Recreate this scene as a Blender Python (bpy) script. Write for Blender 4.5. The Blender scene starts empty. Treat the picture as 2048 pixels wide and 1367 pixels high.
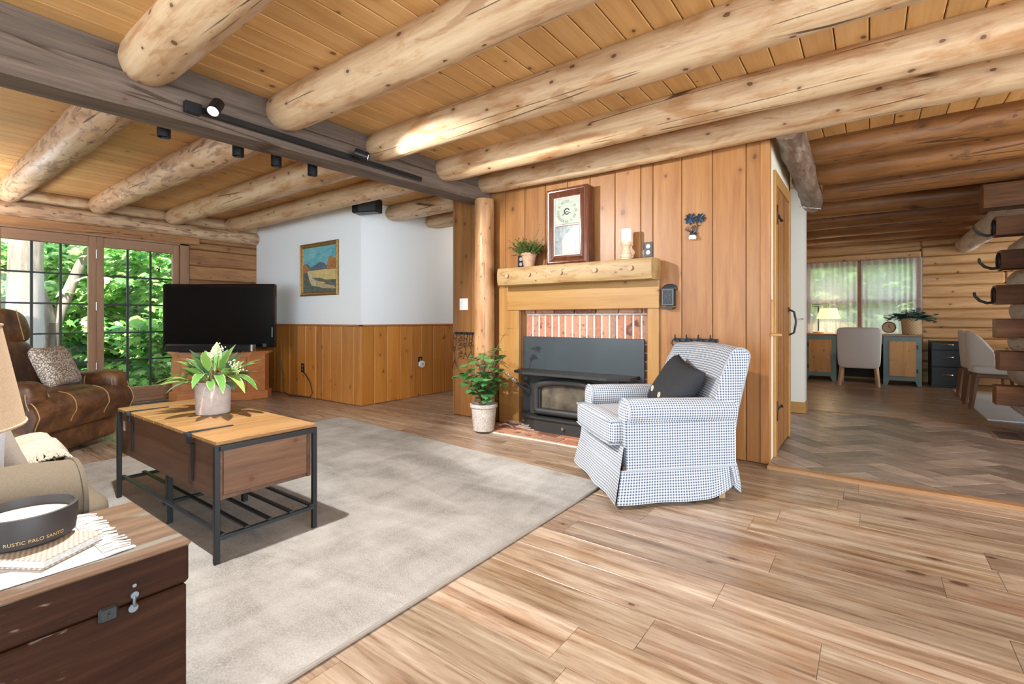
import bpy, bmesh, math, random
from mathutils import Vector, Matrix, noise as mnoise

C = bpy.context.scene.collection
SC = bpy.context.scene
PI = math.pi
RN = random.Random(11)

# ------------------------------------------------------------------ camera
F_PX, HOR, CAM_H = 966.0, 638.0, 1.0
cam_d = bpy.data.cameras.new('camera')
cam_d.sensor_width = 36.0
cam_d.lens = 36.0 * F_PX / 2048.0
cam_d.shift_y = -(683.5 - HOR) / 2048.0
cam_d.clip_start = 0.05
cam_d.clip_end = 200
cam = bpy.data.objects.new('camera', cam_d)
C.objects.link(cam)
cam.location = (0, 0, CAM_H)
YAW = math.atan2(0.595, 0.8035)
cam.rotation_euler = (PI / 2, 0, YAW)
SC.camera = cam

# ------------------------------------------------------------------ view, world, sun, lamps
SC.view_settings.view_transform = 'Standard'
SC.view_settings.look = 'None'
SC.view_settings.gamma = 1.0
SC.view_settings.use_curve_mapping = False
SC.view_settings.exposure = 0.07
SC.cycles.use_denoising = True
SC.cycles.max_bounces = 9
SC.cycles.diffuse_bounces = 5
SC.cycles.glossy_bounces = 3
SC.cycles.transmission_bounces = 6
SC.cycles.transparent_max_bounces = 12
SC.cycles.sample_clamp_indirect = 6.0
SC.cycles.caustics_reflective = False
SC.cycles.caustics_refractive = False

W = bpy.data.worlds.new('world')
SC.world = W
W.use_nodes = True
bg = W.node_tree.nodes['Background']
bg.inputs['Color'].default_value = (0.86, 0.93, 1.0, 1)
bg.inputs['Strength'].default_value = 5.2

sun_d = bpy.data.lights.new('sun', 'SUN')
sun_d.energy = 22.0
sun_d.angle = 0.01
sun_d.color = (1.0, 0.95, 0.86)
sun = bpy.data.objects.new('sun', sun_d)
C.objects.link(sun)
sun.rotation_euler = Vector((-0.55, 0.42, -0.80)).to_track_quat('-Z', 'Y').to_euler()


def lamp(name, kind, loc, energy, color=(1, 1, 1), size=0.1, aim=None, spot=1.2, blend=0.5, size_y=None):
    d = bpy.data.lights.new(name, kind)
    d.energy = energy
    d.color = color
    if kind == 'AREA':
        d.size = size
        if size_y:
            d.shape = 'RECTANGLE'
            d.size_y = size_y
    else:
        d.shadow_soft_size = size
    if kind == 'SPOT':
        d.spot_size = spot
        d.spot_blend = blend
    o = bpy.data.objects.new(name, d)
    C.objects.link(o)
    o.location = loc
    if aim is not None:
        o.rotation_euler = (Vector(aim) - Vector(loc)).to_track_quat('-Z', 'Y').to_euler()
    return o


# unseen area lights added behind the camera, south and east, to fill the room
lamp('window_daylight_south', 'AREA', (-1.0, -3.4, 1.25), 175, (0.76, 0.90, 1.0), 6.0, (-1.0, 5, 1.35), size_y=2.1)
lamp('window_daylight_east', 'AREA', (3.6, 0.5, 1.25), 265, (0.76, 0.90, 1.0), 5.0, (-4, 0.8, 1.3), size_y=2.1)
# ceiling spot between the first two joists, over the coffee table
lamp('ceiling_spot_light', 'SPOT', (-2.08, 0.62, 2.18), 330, (1.0, 0.96, 0.9), 0.03, (-2.35, 1.2, 0), 2.0, 0.5)
# track heads on the main beam
lamp('track_spot_light_a', 'SPOT', (-2.86, 1.22, 2.10), 340, (1.0, 0.96, 0.9), 0.015, (-1.75, 3.7, 0.85), 1.25, 0.35)
lamp('track_spot_light_b', 'SPOT', (-2.80, 2.16, 2.10), 6, (1.0, 0.93, 0.84), 0.015, (-2.2, 2.6, 2.2), 1.2, 0.6)
lamp('torchiere_light', 'SPOT', (-6.50, 0.22, 1.58), 85, (0.96, 0.98, 1.0), 0.12, (-6.3, 0.6, 3.4), 2.85, 0.6)  # spot of the added uplighter, brightens the left ceiling
lamp('hall_ceiling_light', 'POINT', (-3.95, 5.4, 2.15), 9, (1.0, 0.97, 0.92), 0.1)
lamp('kitchen_ceiling_light', 'POINT', (2.1, 3.9, 2.05), 45, (1.0, 0.82, 0.5), 0.12)
lamp('far_room_daylight', 'AREA', (3.3, 8.0, 1.4), 34, (0.92, 0.96, 1.0), 2.4, (0, 8.0, 1.0), size_y=1.4)  # unseen area light added to fill the far room


# ------------------------------------------------------------------ pixel -> place on a known plane
def ray(u, v):
    a = (u - 1024) / F_PX
    return Vector((0.8035 * a - 0.595, 0.595 * a + 0.8035, (HOR - v) / F_PX))


def atz(u, v, z):
    d = ray(u, v)
    t = (z - CAM_H) / d.z
    return Vector((d.x * t, d.y * t, z))


def aty(u, v, y):
    d = ray(u, v)
    t = y / d.y
    return Vector((d.x * t, y, CAM_H + d.z * t))


def atx(u, v, x):
    d = ray(u, v)
    t = x / d.x
    return Vector((x, d.y * t, CAM_H + d.z * t))


# ------------------------------------------------------------------ mesh builder
class MB:
    def __init__(s):
        s.v, s.f, s.m, s.r, s.uv = [], [], [], [], []

    def add(s, verts, faces, M=None, mi=0, rnd=0.0, uvs=None):
        o = len(s.v)
        if M is None:
            s.v.extend([tuple(p) for p in verts])
        else:
            s.v.extend([tuple(M @ Vector(p)) for p in verts])
        for i, f in enumerate(faces):
            s.f.append([o + k for k in f])
            s.m.append(mi)
            s.r.append(rnd)
            s.uv.append([uvs[k] for k in f] if uvs else None)
        return s

    def box(s, x0, x1, y0, y1, z0, z1, c=0.0, M=None, mi=0, rnd=0.0):
        if x0 > x1: x0, x1 = x1, x0
        if y0 > y1: y0, y1 = y1, y0
        if z0 > z1: z0, z1 = z1, z0
        if c <= 0:
            v = [(x0, y0, z0), (x1, y0, z0), (x1, y1, z0), (x0, y1, z0), (x0, y0, z1), (x1, y0, z1), (x1, y1, z1), (x0, y1, z1)]
            f = [(3, 2, 1, 0), (4, 5, 6, 7), (0, 1, 5, 4), (1, 2, 6, 5), (2, 3, 7, 6), (3, 0, 4, 7)]
            return s.add(v, f, M, mi, rnd)
        c = min(c, (x1 - x0) * .45, (y1 - y0) * .45, (z1 - z0) * .45)
        X, Y, Z = (x0, x1), (y0, y1), (z0, z1)
        xi, yi, zi = (x0 + c, x1 - c), (y0 + c, y1 - c), (z0 + c, z1 - c)
        v, idx = [], {}
        for i in (0, 1):
            for j in (0, 1):
                for k in (0, 1):
                    idx[i, j, k, 0] = len(v); v.append((X[i], yi[j], zi[k]))
                    idx[i, j, k, 1] = len(v); v.append((xi[i], Y[j], zi[k]))
                    idx[i, j, k, 2] = len(v); v.append((xi[i], yi[j], Z[k]))
        f = []
        for i in (0, 1):
            f.append([idx[i, 0, 0, 0], idx[i, 1, 0, 0], idx[i, 1, 1, 0], idx[i, 0, 1, 0]])
            f.append([idx[0, i, 0, 1], idx[1, i, 0, 1], idx[1, i, 1, 1], idx[0, i, 1, 1]])
            f.append([idx[0, 0, i, 2], idx[1, 0, i, 2], idx[1, 1, i, 2], idx[0, 1, i, 2]])
        for a in (0, 1):
            for b in (0, 1):
                f.append([idx[a, b, 0, 0], idx[a, b, 1, 0], idx[a, b, 1, 1], idx[a, b, 0, 1]])
                f.append([idx[a, 0, b, 0], idx[a, 1, b, 0], idx[a, 1, b, 2], idx[a, 0, b, 2]])
                f.append([idx[0, a, b, 1], idx[1, a, b, 1], idx[1, a, b, 2], idx[0, a, b, 2]])
                for k in (0, 1):
                    f.append([idx[a, b, k, 0], idx[a, b, k, 1], idx[a, b, k, 2]])
        return s.add(v, f, M, mi, rnd)

    def tube(s, pts, r, seg=8, cap=True, M=None, mi=0, rnd=0.0, squash=None):
        pts = [Vector(p) for p in pts]
        n = len(pts)
        rs = r if isinstance(r, (list, tuple)) else [r] * n
        T = []
        for i in range(n):
            a, b = pts[max(0, i - 1)], pts[min(n - 1, i + 1)]
            d = (b - a)
            T.append(d.normalized() if d.length > 1e-9 else Vector((0, 0, 1)))
        up = Vector((0, 0, 1)) if abs(T[0].z) < .9 else Vector((1, 0, 0))
        N = (up - T[0] * up.dot(T[0])).normalized()
        v, f, uv, L = [], [], [], 0.0
        for i in range(n):
            if i:
                L += (pts[i] - pts[i - 1]).length
                N = (N - T[i] * N.dot(T[i]))
                N = N.normalized() if N.length > 1e-6 else Vector((1, 0, 0))
            B = T[i].cross(N)
            for k in range(seg):
                a = 2 * PI * k / seg
                sx = squash if squash else 1.0
                v.append(pts[i] + (N * math.cos(a) * sx + B * math.sin(a)) * rs[i])
                uv.append((rs[i] * a, L))
        for i in range(n - 1):
            for k in range(seg):
                k2 = (k + 1) % seg
                f.append([i * seg + k, i * seg + k2, (i + 1) * seg + k2, (i + 1) * seg + k])
        if cap:
            f.append(list(range(seg))[::-1])
            f.append([(n - 1) * seg + k for k in range(seg)])
        return s.add(v, f, M, mi, rnd, uv)

    def lathe(s, prof, seg=24, M=None, mi=0, rnd=0.0, sx=1.0, sy=1.0):
        v, f = [], []
        n = len(prof)
        for (r, z) in prof:
            for k in range(seg):
                a = 2 * PI * k / seg
                v.append((r * math.cos(a) * sx, r * math.sin(a) * sy, z))
        for i in range(n - 1):
            for k in range(seg):
                k2 = (k + 1) % seg
                f.append([i * seg + k, i * seg + k2, (i + 1) * seg + k2, (i + 1) * seg + k])
        if prof[0][0] > 1e-4: f.append(list(range(seg))[::-1])
        if prof[-1][0] > 1e-4: f.append([(n - 1) * seg + k for k in range(seg)])
        return s.add(v, f, M, mi, rnd)

    def prism(s, poly, z0, z1, M=None, mi=0, rnd=0.0):
        n = len(poly)
        v = [(p[0], p[1], z0) for p in poly] + [(p[0], p[1], z1) for p in poly]
        f = [list(range(n))[::-1], list(range(n, 2 * n))]
        for i in range(n):
            j = (i + 1) % n
            f.append([i, j, n + j, n + i])
        return s.add(v, f, M, mi, rnd)

    def surf(s, fn, nu, nv, M=None, mi=0, rnd=0.0, su=1.0, sv=1.0):
        v, f, uv = [], [], []
        for j in range(nv + 1):
            for i in range(nu + 1):
                v.append(fn(i / nu, j / nv)); uv.append((i / nu * su, j / nv * sv))
        for j in range(nv):
            for i in range(nu):
                a = j * (nu + 1) + i
                f.append([a, a + 1, a + nu + 2, a + nu + 1])
        return s.add(v, f, M, mi, rnd, uv)

    def extrude(s, prof, x0, x1, n=1, M=None, mi=0, rnd=0.0, fn=None, ends=True):
        """closed profile of (y, z) swept along x; fn(x01, y, z) may bend it; uv = (x, arc length)"""
        L, acc = [0.0], 0.0
        m = len(prof)
        for i in range(m):
            a, b = prof[i], prof[(i + 1) % m]
            acc += math.hypot(a[0] - b[0], a[1] - b[1]); L.append(acc)
        o = len(s.v)
        V = []
        for j in range(n + 1):
            x = x0 + (x1 - x0) * j / n
            for (y, z) in prof:
                p = (x, y, z) if fn is None else fn(j / n, x, y, z)
                V.append(M @ Vector(p) if M else Vector(p))
        s.v.extend([tuple(p) for p in V])
        for j in range(n):
            xa, xb = x0 + (x1 - x0) * j / n, x0 + (x1 - x0) * (j + 1) / n
            for i in range(m):
                k = (i + 1) % m
                s.f.append([o + j * m + i, o + j * m + k, o + (j + 1) * m + k, o + (j + 1) * m + i])
                s.m.append(mi); s.r.append(rnd)
                s.uv.append([(xa, L[i]), (xa, L[i + 1]), (xb, L[i + 1]), (xb, L[i])])
        if ends:
            for j, rev in ((0, True), (n, False)):
                idx = list(range(m))
                if rev: idx = idx[::-1]
                s.f.append([o + j * m + i for i in idx]); s.m.append(mi); s.r.append(rnd)
                s.uv.append([(prof[i][0], prof[i][1]) for i in idx])
        return s

    def rbox(s, cx, cy, cz, sx, sy, sz, k=6.0, n=8, M=None, mi=0, rnd=0.0, fn=None):
        """rounded box (cushion)"""
        def spread(t): return math.sin(t * PI / 2) * .35 + t * .65
        grid = {}
        v, f = [], []
        def vert(p):
            key = (round(p[0], 5), round(p[1], 5), round(p[2], 5))
            if key in grid: return grid[key]
            d = (abs(p[0]) ** k + abs(p[1]) ** k + abs(p[2]) ** k) ** (1 / k)
            q = (p[0] / d, p[1] / d, p[2] / d)
            w = [cx + q[0] * sx / 2, cy + q[1] * sy / 2, cz + q[2] * sz / 2]
            if fn: w = fn(q, w)
            grid[key] = len(v); v.append(tuple(w)); return grid[key]
        for ax in range(3):
            for sg in (-1, 1):
                for i in range(n):
                    for j in range(n):
                        q = []
                        for (a, b) in ((i, j), (i + 1, j), (i + 1, j + 1), (i, j + 1)):
                            p = [0, 0, 0]
                            p[ax] = sg
                            p[(ax + 1) % 3] = spread(2 * a / n - 1)
                            p[(ax + 2) % 3] = spread(2 * b / n - 1)
                            q.append(vert(p))
                        f.append(q if sg > 0 else q[::-1])
        return s.add(v, f, M, mi, rnd)

    def pillow(s, sx, sy, sz, M=None, mi=0, n=14, pinch=0.06):
        def side(sg):
            def fn(u, w):
                x, y = 2 * u - 1, 2 * w - 1
                px = x * (1 - pinch * (1 - abs(y)) * 0 - pinch * (1 - y * y) * abs(x) ** 3)
                py = y * (1 - pinch * (1 - x * x) * abs(y) ** 3)
                h = ((1 - x ** 4) * (1 - y ** 4)) ** .5
                return (px * sx / 2, py * sy / 2, sg * h * sz / 2)
            return fn
        s.surf(side(1), n, n, M, mi, su=sx, sv=sy)
        s.surf(side(-1), n, n, M, mi, su=sx, sv=sy)
        return s

    def leaf(s, base, d, up, L, Wd, droop=0.3, fold=0.15, n=4, mi=0, rnd=0.0, tip=1.0, shape=.9):
        base, d, up = Vector(base), Vector(d).normalized(), Vector(up)
        side = d.cross(up)
        side = side.normalized() if side.length > 1e-5 else Vector((1, 0, 0))
        nrm = side.cross(d).normalized()
        v, f, uv = [], [], []
        p, dd = base.copy(), d.copy()
        for i in range(n + 1):
            t = i / n
            w = Wd * .5 * (math.sin(PI * min(1, t ** shape)) ** .8 if 0 < t < 1 else 0.04)
            v += [p - side * w + nrm * w * fold, p.copy(), p + side * w + nrm * w * fold]
            uv += [(0, t), (.5, t), (1, t)]
            dd = (dd + Vector((0, 0, -droop / n))).normalized()
            p = p + dd * (L / n)
        for i in range(n):
            a = i * 3
            f += [[a, a + 1, a + 4, a + 3], [a + 1, a + 2, a + 5, a + 4]]
        return s.add(v, f, None, mi, rnd, uv)

    def build(s, name, mats, parent=None, loc=None, rotz=0.0, smooth=40, recalc=True, weld=False, rot=None):
        me = bpy.data.meshes.new(name)
        me.from_pydata([tuple(p) for p in s.v], [], s.f)
        if not isinstance(mats, (list, tuple)): mats = [mats]
        for m in mats: me.materials.append(m)
        me.polygons.foreach_set('material_index', s.m)
        at = me.attributes.new('rnd', 'FLOAT', 'FACE')
        at.data.foreach_set('value', s.r)
        uvl = me.uv_layers.new(name='UVMap')
        ud = uvl.data
        for p in me.polygons:
            u = s.uv[p.index]
            if u is None:
                nx, ny, nz = abs(p.normal.x), abs(p.normal.y), abs(p.normal.z)
                for li in p.loop_indices:
                    co = me.vertices[me.loops[li].vertex_index].co
                    ud[li].uv = (co.y, co.z) if nx >= ny and nx >= nz else ((co.x, co.z) if ny >= nz else (co.x, co.y))
            else:
                for k, li in enumerate(p.loop_indices): ud[li].uv = u[k]
        if recalc or weld:
            bm = bmesh.new(); bm.from_mesh(me)
            if weld: bmesh.ops.remove_doubles(bm, verts=bm.verts, dist=1e-5)
            if recalc: bmesh.ops.recalc_face_normals(bm, faces=bm.faces)
            bm.to_mesh(me); bm.free()
        if smooth:
            me.polygons.foreach_set('use_smooth', [True] * len(me.polygons))
            me.set_sharp_from_angle(angle=math.radians(smooth))
        o = bpy.data.objects.new(name, me)
        C.objects.link(o)
        if parent is not None: o.parent = parent
        if loc is not None: o.location = loc
        if rot is not None: o.rotation_euler = rot
        elif rotz: o.rotation_euler = (0, 0, rotz)
        return o


def tag(o, label=None, cat=None, group=None, kind=None):
    if label: o['label'] = label
    if cat: o['category'] = cat
    if group: o['group'] = group
    if kind: o['kind'] = kind
    return o


def thing(name, label, cat, loc=(0, 0, 0), rotz=0.0, group=None):
    o = bpy.data.objects.new(name, None)
    C.objects.link(o)
    o.location = loc
    o.rotation_euler = (0, 0, rotz)
    o.empty_display_size = 0.1
    return tag(o, label, cat, group)


def structure(name, mb, mats, label=None, cat=None, parent=None, **kw):
    o = mb.build(name, mats, parent, **kw)
    if parent is None: tag(o, label, cat, kind='structure')
    return o


def dup(root, loc, rotz, label=None, group=None):
    kids = list(root.children)
    r = root.copy(); C.objects.link(r)
    r.location = loc; r.rotation_euler = (0, 0, rotz)
    if label: r['label'] = label
    if group: r['group'] = group
    for ch in kids:
        c = ch.copy(); C.objects.link(c); c.parent = r
        for g in ch.children:
            d = g.copy(); C.objects.link(d); d.parent = c
    return r


def text_mesh(body, size, extrude=0.0, font_space=1.0):
    cu = bpy.data.curves.new('lettering', 'FONT')
    cu.body = body; cu.size = size; cu.extrude = extrude
    cu.align_x = 'CENTER'; cu.align_y = 'CENTER'; cu.space_character = font_space
    o = bpy.data.objects.new('lettering', cu)
    C.objects.link(o)
    dg = bpy.context.evaluated_depsgraph_get()
    dg.update()
    me = bpy.data.meshes.new_from_object(o.evaluated_get(dg))
    vs = [v.co.copy() for v in me.vertices]
    fs = [list(p.vertices) for p in me.polygons]
    bpy.data.objects.remove(o); bpy.data.meshes.remove(me); bpy.data.curves.remove(cu)
    return vs, fs


def Mx(loc=(0, 0, 0), rx=0, ry=0, rz=0):
    return Matrix.Translation(Vector(loc)) @ Matrix.Rotation(rz, 4, 'Z') @ Matrix.Rotation(ry, 4, 'Y') @ Matrix.Rotation(rx, 4, 'X')


# ------------------------------------------------------------------ materials
class NT:
    def __init__(s, name):
        s.mat = bpy.data.materials.new(name); s.mat.use_nodes = True
        s.t = s.mat.node_tree; s.b = s.t.nodes['Principled BSDF']; s.out = s.t.nodes['Material Output']

    def n(s, typ, ins=None, **props):
        nd = s.t.nodes.new('ShaderNode' + typ)
        for k, v in props.items(): setattr(nd, k, v)
        for k, v in (ins or {}).items(): s.set(nd.inputs[k], v)
        return nd

    def set(s, sock, v):
        if isinstance(v, bpy.types.NodeSocket): s.t.links.new(v, sock)
        elif isinstance(v, bpy.types.Node): s.t.links.new(v.outputs[0], sock)
        else: sock.default_value = v

    def math(s, op, a, b=0.0, clamp=False):
        nd = s.n('Math', {0: a, 1: b}, operation=op); nd.use_clamp = clamp
        return nd.outputs[0]

    def vmath(s, op, a, b):
        return s.n('VectorMath', {0: a, 1: b}, operation=op).outputs[0]

    def ramp(s, fac, stops, interp='LINEAR'):
        nd = s.n('ValToRGB', {0: fac}); cr = nd.color_ramp; cr.interpolation = interp
        while len(cr.elements) < len(stops): cr.elements.new(0.5)
        for e, (p, c) in zip(cr.elements, stops):
            e.position = p; e.color = (*c, 1) if len(c) == 3 else c
        return nd.outputs[0]

    def smooth(s, x, a, b):
        nd = s.n('MapRange', {0: x, 1: a, 2: b, 3: 0.0, 4: 1.0}, interpolation_type='SMOOTHSTEP')
        return nd.outputs[0]

    def mix(s, fac, a, b, blend='MIX'):
        nd = s.n('Mix', None, data_type='RGBA', blend_type=blend)
        s.set(nd.inputs[0], fac); s.set(nd.inputs[6], a); s.set(nd.inputs[7], b)
        return nd.outputs[2]

    def noise(s, vec, scale, detail=4, rough=.55, dist=0.0):
        return s.n('TexNoise', {'Vector': vec, 'Scale': scale, 'Detail': detail, 'Roughness': rough, 'Distortion': dist}).outputs[0]

    def coord(s, which='Object'):
        return s.n('TexCoord').outputs[which]

    def rnd(s):
        a = s.n('Attribute', attribute_name='rnd').outputs['Fac']
        o = s.n('ObjectInfo').outputs['Random']
        return s.math('ADD', s.math('MULTIPLY', a, 17.31), s.math('MULTIPLY', o, 31.7))

    def bump(s, h, strength=.3, dist=.01):
        nd = s.n('Bump', {'Strength': strength, 'Distance': dist, 'Height': h})
        s.set(s.b.inputs['Normal'], nd.outputs[0])

    def put(s, **kw):
        for k, v in kw.items(): s.set(s.b.inputs[k], v)


def c4(c): return (c[0], c[1], c[2], 1)


def simple(name, col, rough=.5, metal=0.0, nz=0.0, nscale=20, bump=0.0, bscale=60, spec=.5, coat=0.0):
    N = NT(name)
    N.put(Roughness=rough, Metallic=metal)
    N.b.inputs['Specular IOR Level'].default_value = spec
    if coat: N.b.inputs['Coat Weight'].default_value = coat
    tc = N.coord()
    if nz:
        f = N.noise(tc, nscale, 5)
        N.put(**{'Base Color': N.ramp(f, [(.25, [x * (1 - nz) for x in col]), (.75, [min(1, x * (1 + nz)) for x in col])])})
    else:
        N.b.inputs['Base Color'].default_value = c4(col)
    if bump: N.bump(N.noise(tc, bscale, 4), bump, .01)
    return N.mat


def wood(name, cols, axis=0, stretch=14.0, gs=1.0, knots=0.0, kscale=2.2, kcol=(.10, .035, .012), cracks=0.0, patch=None, patch_amt=.5, patch_scale=2.6, scuff=0.0, tone=0.0, tonecol=(.72, .52, .36),
         rough=.42, var=.3, bump=.15, spec=.4, coat=0.0, kstretch=1.25, huevar=.0, kflat='log'):
    N = NT(name)
    r = N.rnd()
    off = N.n('CombineXYZ', {0: r, 1: N.math('MULTIPLY', r, 1.37), 2: N.math('MULTIPLY', r, .71)}).outputs[0]
    P = N.vmath('ADD', N.coord(), off)
    sv = [stretch] * 3; sv[axis] = 1.0
    PS = N.vmath('MULTIPLY', P, tuple(x * gs for x in sv))
    n1 = N.noise(PS, 1.1, 8, .62, .5)
    n2 = N.noise(PS, 5.0, 4, .6, .2)
    f = N.math('ADD', N.math('MULTIPLY', n1, .72), N.math('MULTIPLY', n2, .28))
    k = len(cols)
    col = N.ramp(f, [(.3 + .4 * i / (k - 1), c) for i, c in enumerate(cols)])
    if tone:
        tv3 = [4.0] * 3; tv3[axis] = 1.3
        tn = N.noise(N.vmath('MULTIPLY', P, tuple(tv3)), 2.2, 5, .6, .4)
        col = N.mix(N.math('MULTIPLY', N.smooth(tn, .48, .66), tone), col, c4(tonecol), 'MULTIPLY')
        st = N.noise(N.vmath('MULTIPLY', PS, (1.6, 1.6, 1.6)), 9.0, 3, .6)
        col = N.mix(N.math('MULTIPLY', N.smooth(st, .55, .70), .35 * tone), col, c4(tonecol), 'MULTIPLY')
    h = f
    if patch:
        pv = [4.6] * 3; pv[axis] = 1.1
        pn = N.noise(N.vmath('MULTIPLY', P, tuple(pv)), patch_scale, 6, .6, .8)
        pm = N.smooth(pn, .62 - patch_amt * .2, .68 - patch_amt * .15)
        col = N.mix(N.math('MULTIPLY', pm, .8), col, c4(patch))
    if scuff:
        sv2 = [9.0] * 3; sv2[axis] = 2.2
        sn = N.noise(N.vmath('MULTIPLY', P, tuple(sv2)), 6.0, 3, .5)
        big = N.smooth(N.noise(P, 3.0, 2), .45, .6)
        col = N.mix(N.math('MULTIPLY', N.math('MULTIPLY', N.smooth(sn, .66, .72), big), scuff), col, (.30, .22, .18, 1))
    if knots:
        if kflat == 'log':
            sl = N.n('SeparateXYZ', {0: N.coord()})
            ku, kw = sl.outputs[0], N.math('MULTIPLY', N.math('ARCTAN2', sl.outputs[1], sl.outputs[2]), .15)
        else:
            sl = N.n('SeparateXYZ', {0: N.coord()})
            cross = [i for i in (0, 1, 2) if i not in (axis, kflat)][0]
            ku, kw = sl.outputs[axis], sl.outputs[cross]
        ku = N.math('ADD', N.math('ADD', ku, N.math('MULTIPLY', r, 1.9)), N.math('MULTIPLY', n1, .05))
        kw = N.math('MULTIPLY', N.math('ADD', kw, N.math('MULTIPLY', n2, .02)), kstretch)
        vo = N.n('TexVoronoi', {'Vector': N.n('CombineXYZ', {0: ku, 1: kw, 2: 0.0}).outputs[0], 'Scale': kscale, 'Randomness': 1.0}, voronoi_dimensions='2D')
        d, cc = vo.outputs['Distance'], vo.outputs['Color']
        sep = N.n('SeparateColor', {0: cc})
        on = N.math('GREATER_THAN', sep.outputs[0], 1 - knots)
        rad = N.math('ADD', .025, N.math('MULTIPLY', sep.outputs[1], .05))
        core = N.math('MULTIPLY', N.smooth(N.math('DIVIDE', d, rad), 1.15, .7), on)
        halo = N.math('MULTIPLY', N.smooth(N.math('DIVIDE', d, rad), 3.4, .9), on)
        ring = N.math('MULTIPLY', halo, N.math('ADD', .22, N.math('MULTIPLY', N.math('SINE', N.math('MULTIPLY', d, 150.0)), .10)))
        col = N.mix(ring, col, c4(kcol))
        col = N.mix(N.math('MULTIPLY', core, .85), col, c4(kcol))
        h = N.math('SUBTRACT', h, N.math('MULTIPLY', core, .6))
    if cracks:
        sl2 = N.n('SeparateXYZ', {0: N.coord()})
        if kflat == 'log':
            cu, cw2 = sl2.outputs[0], N.math('MULTIPLY', N.math('ARCTAN2', sl2.outputs[1], sl2.outputs[2]), .11)
        else:
            cu, cw2 = sl2.outputs[axis], sl2.outputs[[i for i in (0, 1, 2) if i not in (axis, kflat)][0]]
        cu = N.math('MULTIPLY', N.math('ADD', cu, N.math('MULTIPLY', r, 2.3)), .2)
        cw2 = N.math('MULTIPLY', N.math('ADD', cw2, N.math('MULTIPLY', N.math('SUBTRACT', n1, .5), .02)), 7.0)
        ve = N.n('TexVoronoi', {'Vector': N.n('CombineXYZ', {0: cu, 1: cw2, 2: 0.0}).outputs[0], 'Scale': 1.25, 'Randomness': .9}, voronoi_dimensions='2D', feature='DISTANCE_TO_EDGE')
        line = N.smooth(ve.outputs['Distance'], .022, .008)
        gate = N.smooth(N.noise(P, 1.5, 2), .58 - cracks * .12, .64 - cracks * .12)
        cm = N.math('MULTIPLY', line, gate)
        col = N.mix(N.math('MULTIPLY', cm, .85), col, (.05, .022, .01, 1))
        h = N.math('SUBTRACT', h, N.math('MULTIPLY', cm, 1.2))
    fr = N.math('FRACT', r)
    val = N.math('ADD', 1 - var / 2, N.math('MULTIPLY', fr, var))
    hue = N.math('ADD', .5 - huevar / 2, N.math('MULTIPLY', N.math('FRACT', N.math('MULTIPLY', r, 3.7)), huevar)) if huevar else .5
    hs = N.n('HueSaturation', {'Color': col, 'Value': val, 'Hue': hue})
    N.put(**{'Base Color': hs.outputs[0]})
    N.put(Roughness=N.math('ADD', rough - .06, N.math('MULTIPLY', n2, .14)))
    N.b.inputs['Specular IOR Level'].default_value = spec
    if coat:
        N.b.inputs['Coat Weight'].default_value = coat
        N.b.inputs['Coat Roughness'].default_value = .25
    N.bump(h, bump, .012)
    return N.mat


M = {}
LOGC = [(.34, .20, .10), (.53, .375, .225), (.65, .51, .34)]
M['log'] = wood('peeled_log', LOGC, 0, 12, .8, .6, 4.2, cracks=.6, patch=(.36, .21, .11), patch_amt=.05, tone=.85, rough=.45, var=.22, bump=.4)
M['log_bark'] = wood('peeled_log_with_bark_marks', [(.36, .21, .12), (.52, .35, .21), (.62, .47, .32)], 0, 7, .9, .6, 4.6, cracks=.5, patch=(.24, .14, .09), patch_amt=.55, patch_scale=4.5, tone=.6, rough=.5, var=.18, bump=.55)
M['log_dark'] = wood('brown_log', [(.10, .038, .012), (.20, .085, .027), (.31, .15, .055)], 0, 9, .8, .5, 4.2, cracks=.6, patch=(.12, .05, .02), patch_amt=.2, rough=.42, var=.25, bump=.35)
M['log_hewn_dark'] = wood('dark_square_hewn_log', [(.035, .013, .006), (.078, .031, .012), (.13, .057, .023)], 0, 12, 1.2, .35, 4, cracks=.4, rough=.65, spec=.2, var=.3, bump=.3)
M['log_orange'] = wood('orange_peeled_post', [(.26, .12, .048), (.42, .225, .10), (.54, .33, .17)], 0, 9, .8, .75, 6, cracks=.5, tone=.7, rough=.42, var=.1, bump=.5)
M['log_end'] = wood('cut_log_end', [(.45, .24, .09), (.60, .36, .15), (.66, .43, .2)], 0, 3, 2.0, 0, rough=.55, var=.1)
M['log_white'] = wood('weathered_white_log', [(.30, .235, .19), (.50, .44, .385), (.64, .60, .55)], 0, 5, 1.2, .3, 4, cracks=.5, patch=(.36, .24, .16), patch_amt=.3, rough=.6, var=.1, bump=.7)
M['log_gnarly'] = wood('gnarled_brown_log', [(.045, .026, .018), (.16, .105, .075), (.38, .30, .24)], 0, 3, 3.0, .5, 6, cracks=.5, rough=.4, var=.1, bump=1.0)
M['pine_v'] = wood('knotty_pine_vertical', [(.195, .074, .020), (.275, .119, .035), (.335, .163, .055)], 2, 16, 1.0, .42, 3.0, rough=.38, var=.30, bump=.06, kflat=1)
M['pine_vx'] = wood('knotty_pine_door_boards', [(.195, .074, .020), (.275, .119, .035), (.335, .163, .055)], 2, 16, 1.0, .42, 4.0, rough=.38, var=.30, bump=.06, kflat=0)
M['pine_pale'] = wood('pale_pine_boards', [(.30, .142, .038), (.375, .20, .06), (.43, .25, .086)], 0, 16, 1.0, .35, 2.6, rough=.38, var=.1, bump=.06, kflat=1)
M['pine_pale_v'] = wood('pale_pine_upright', [(.30, .138, .038), (.37, .19, .057), (.42, .24, .082)], 2, 16, 1.0, .3, 3, rough=.38, var=.1, bump=.06, kflat=1)
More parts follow.
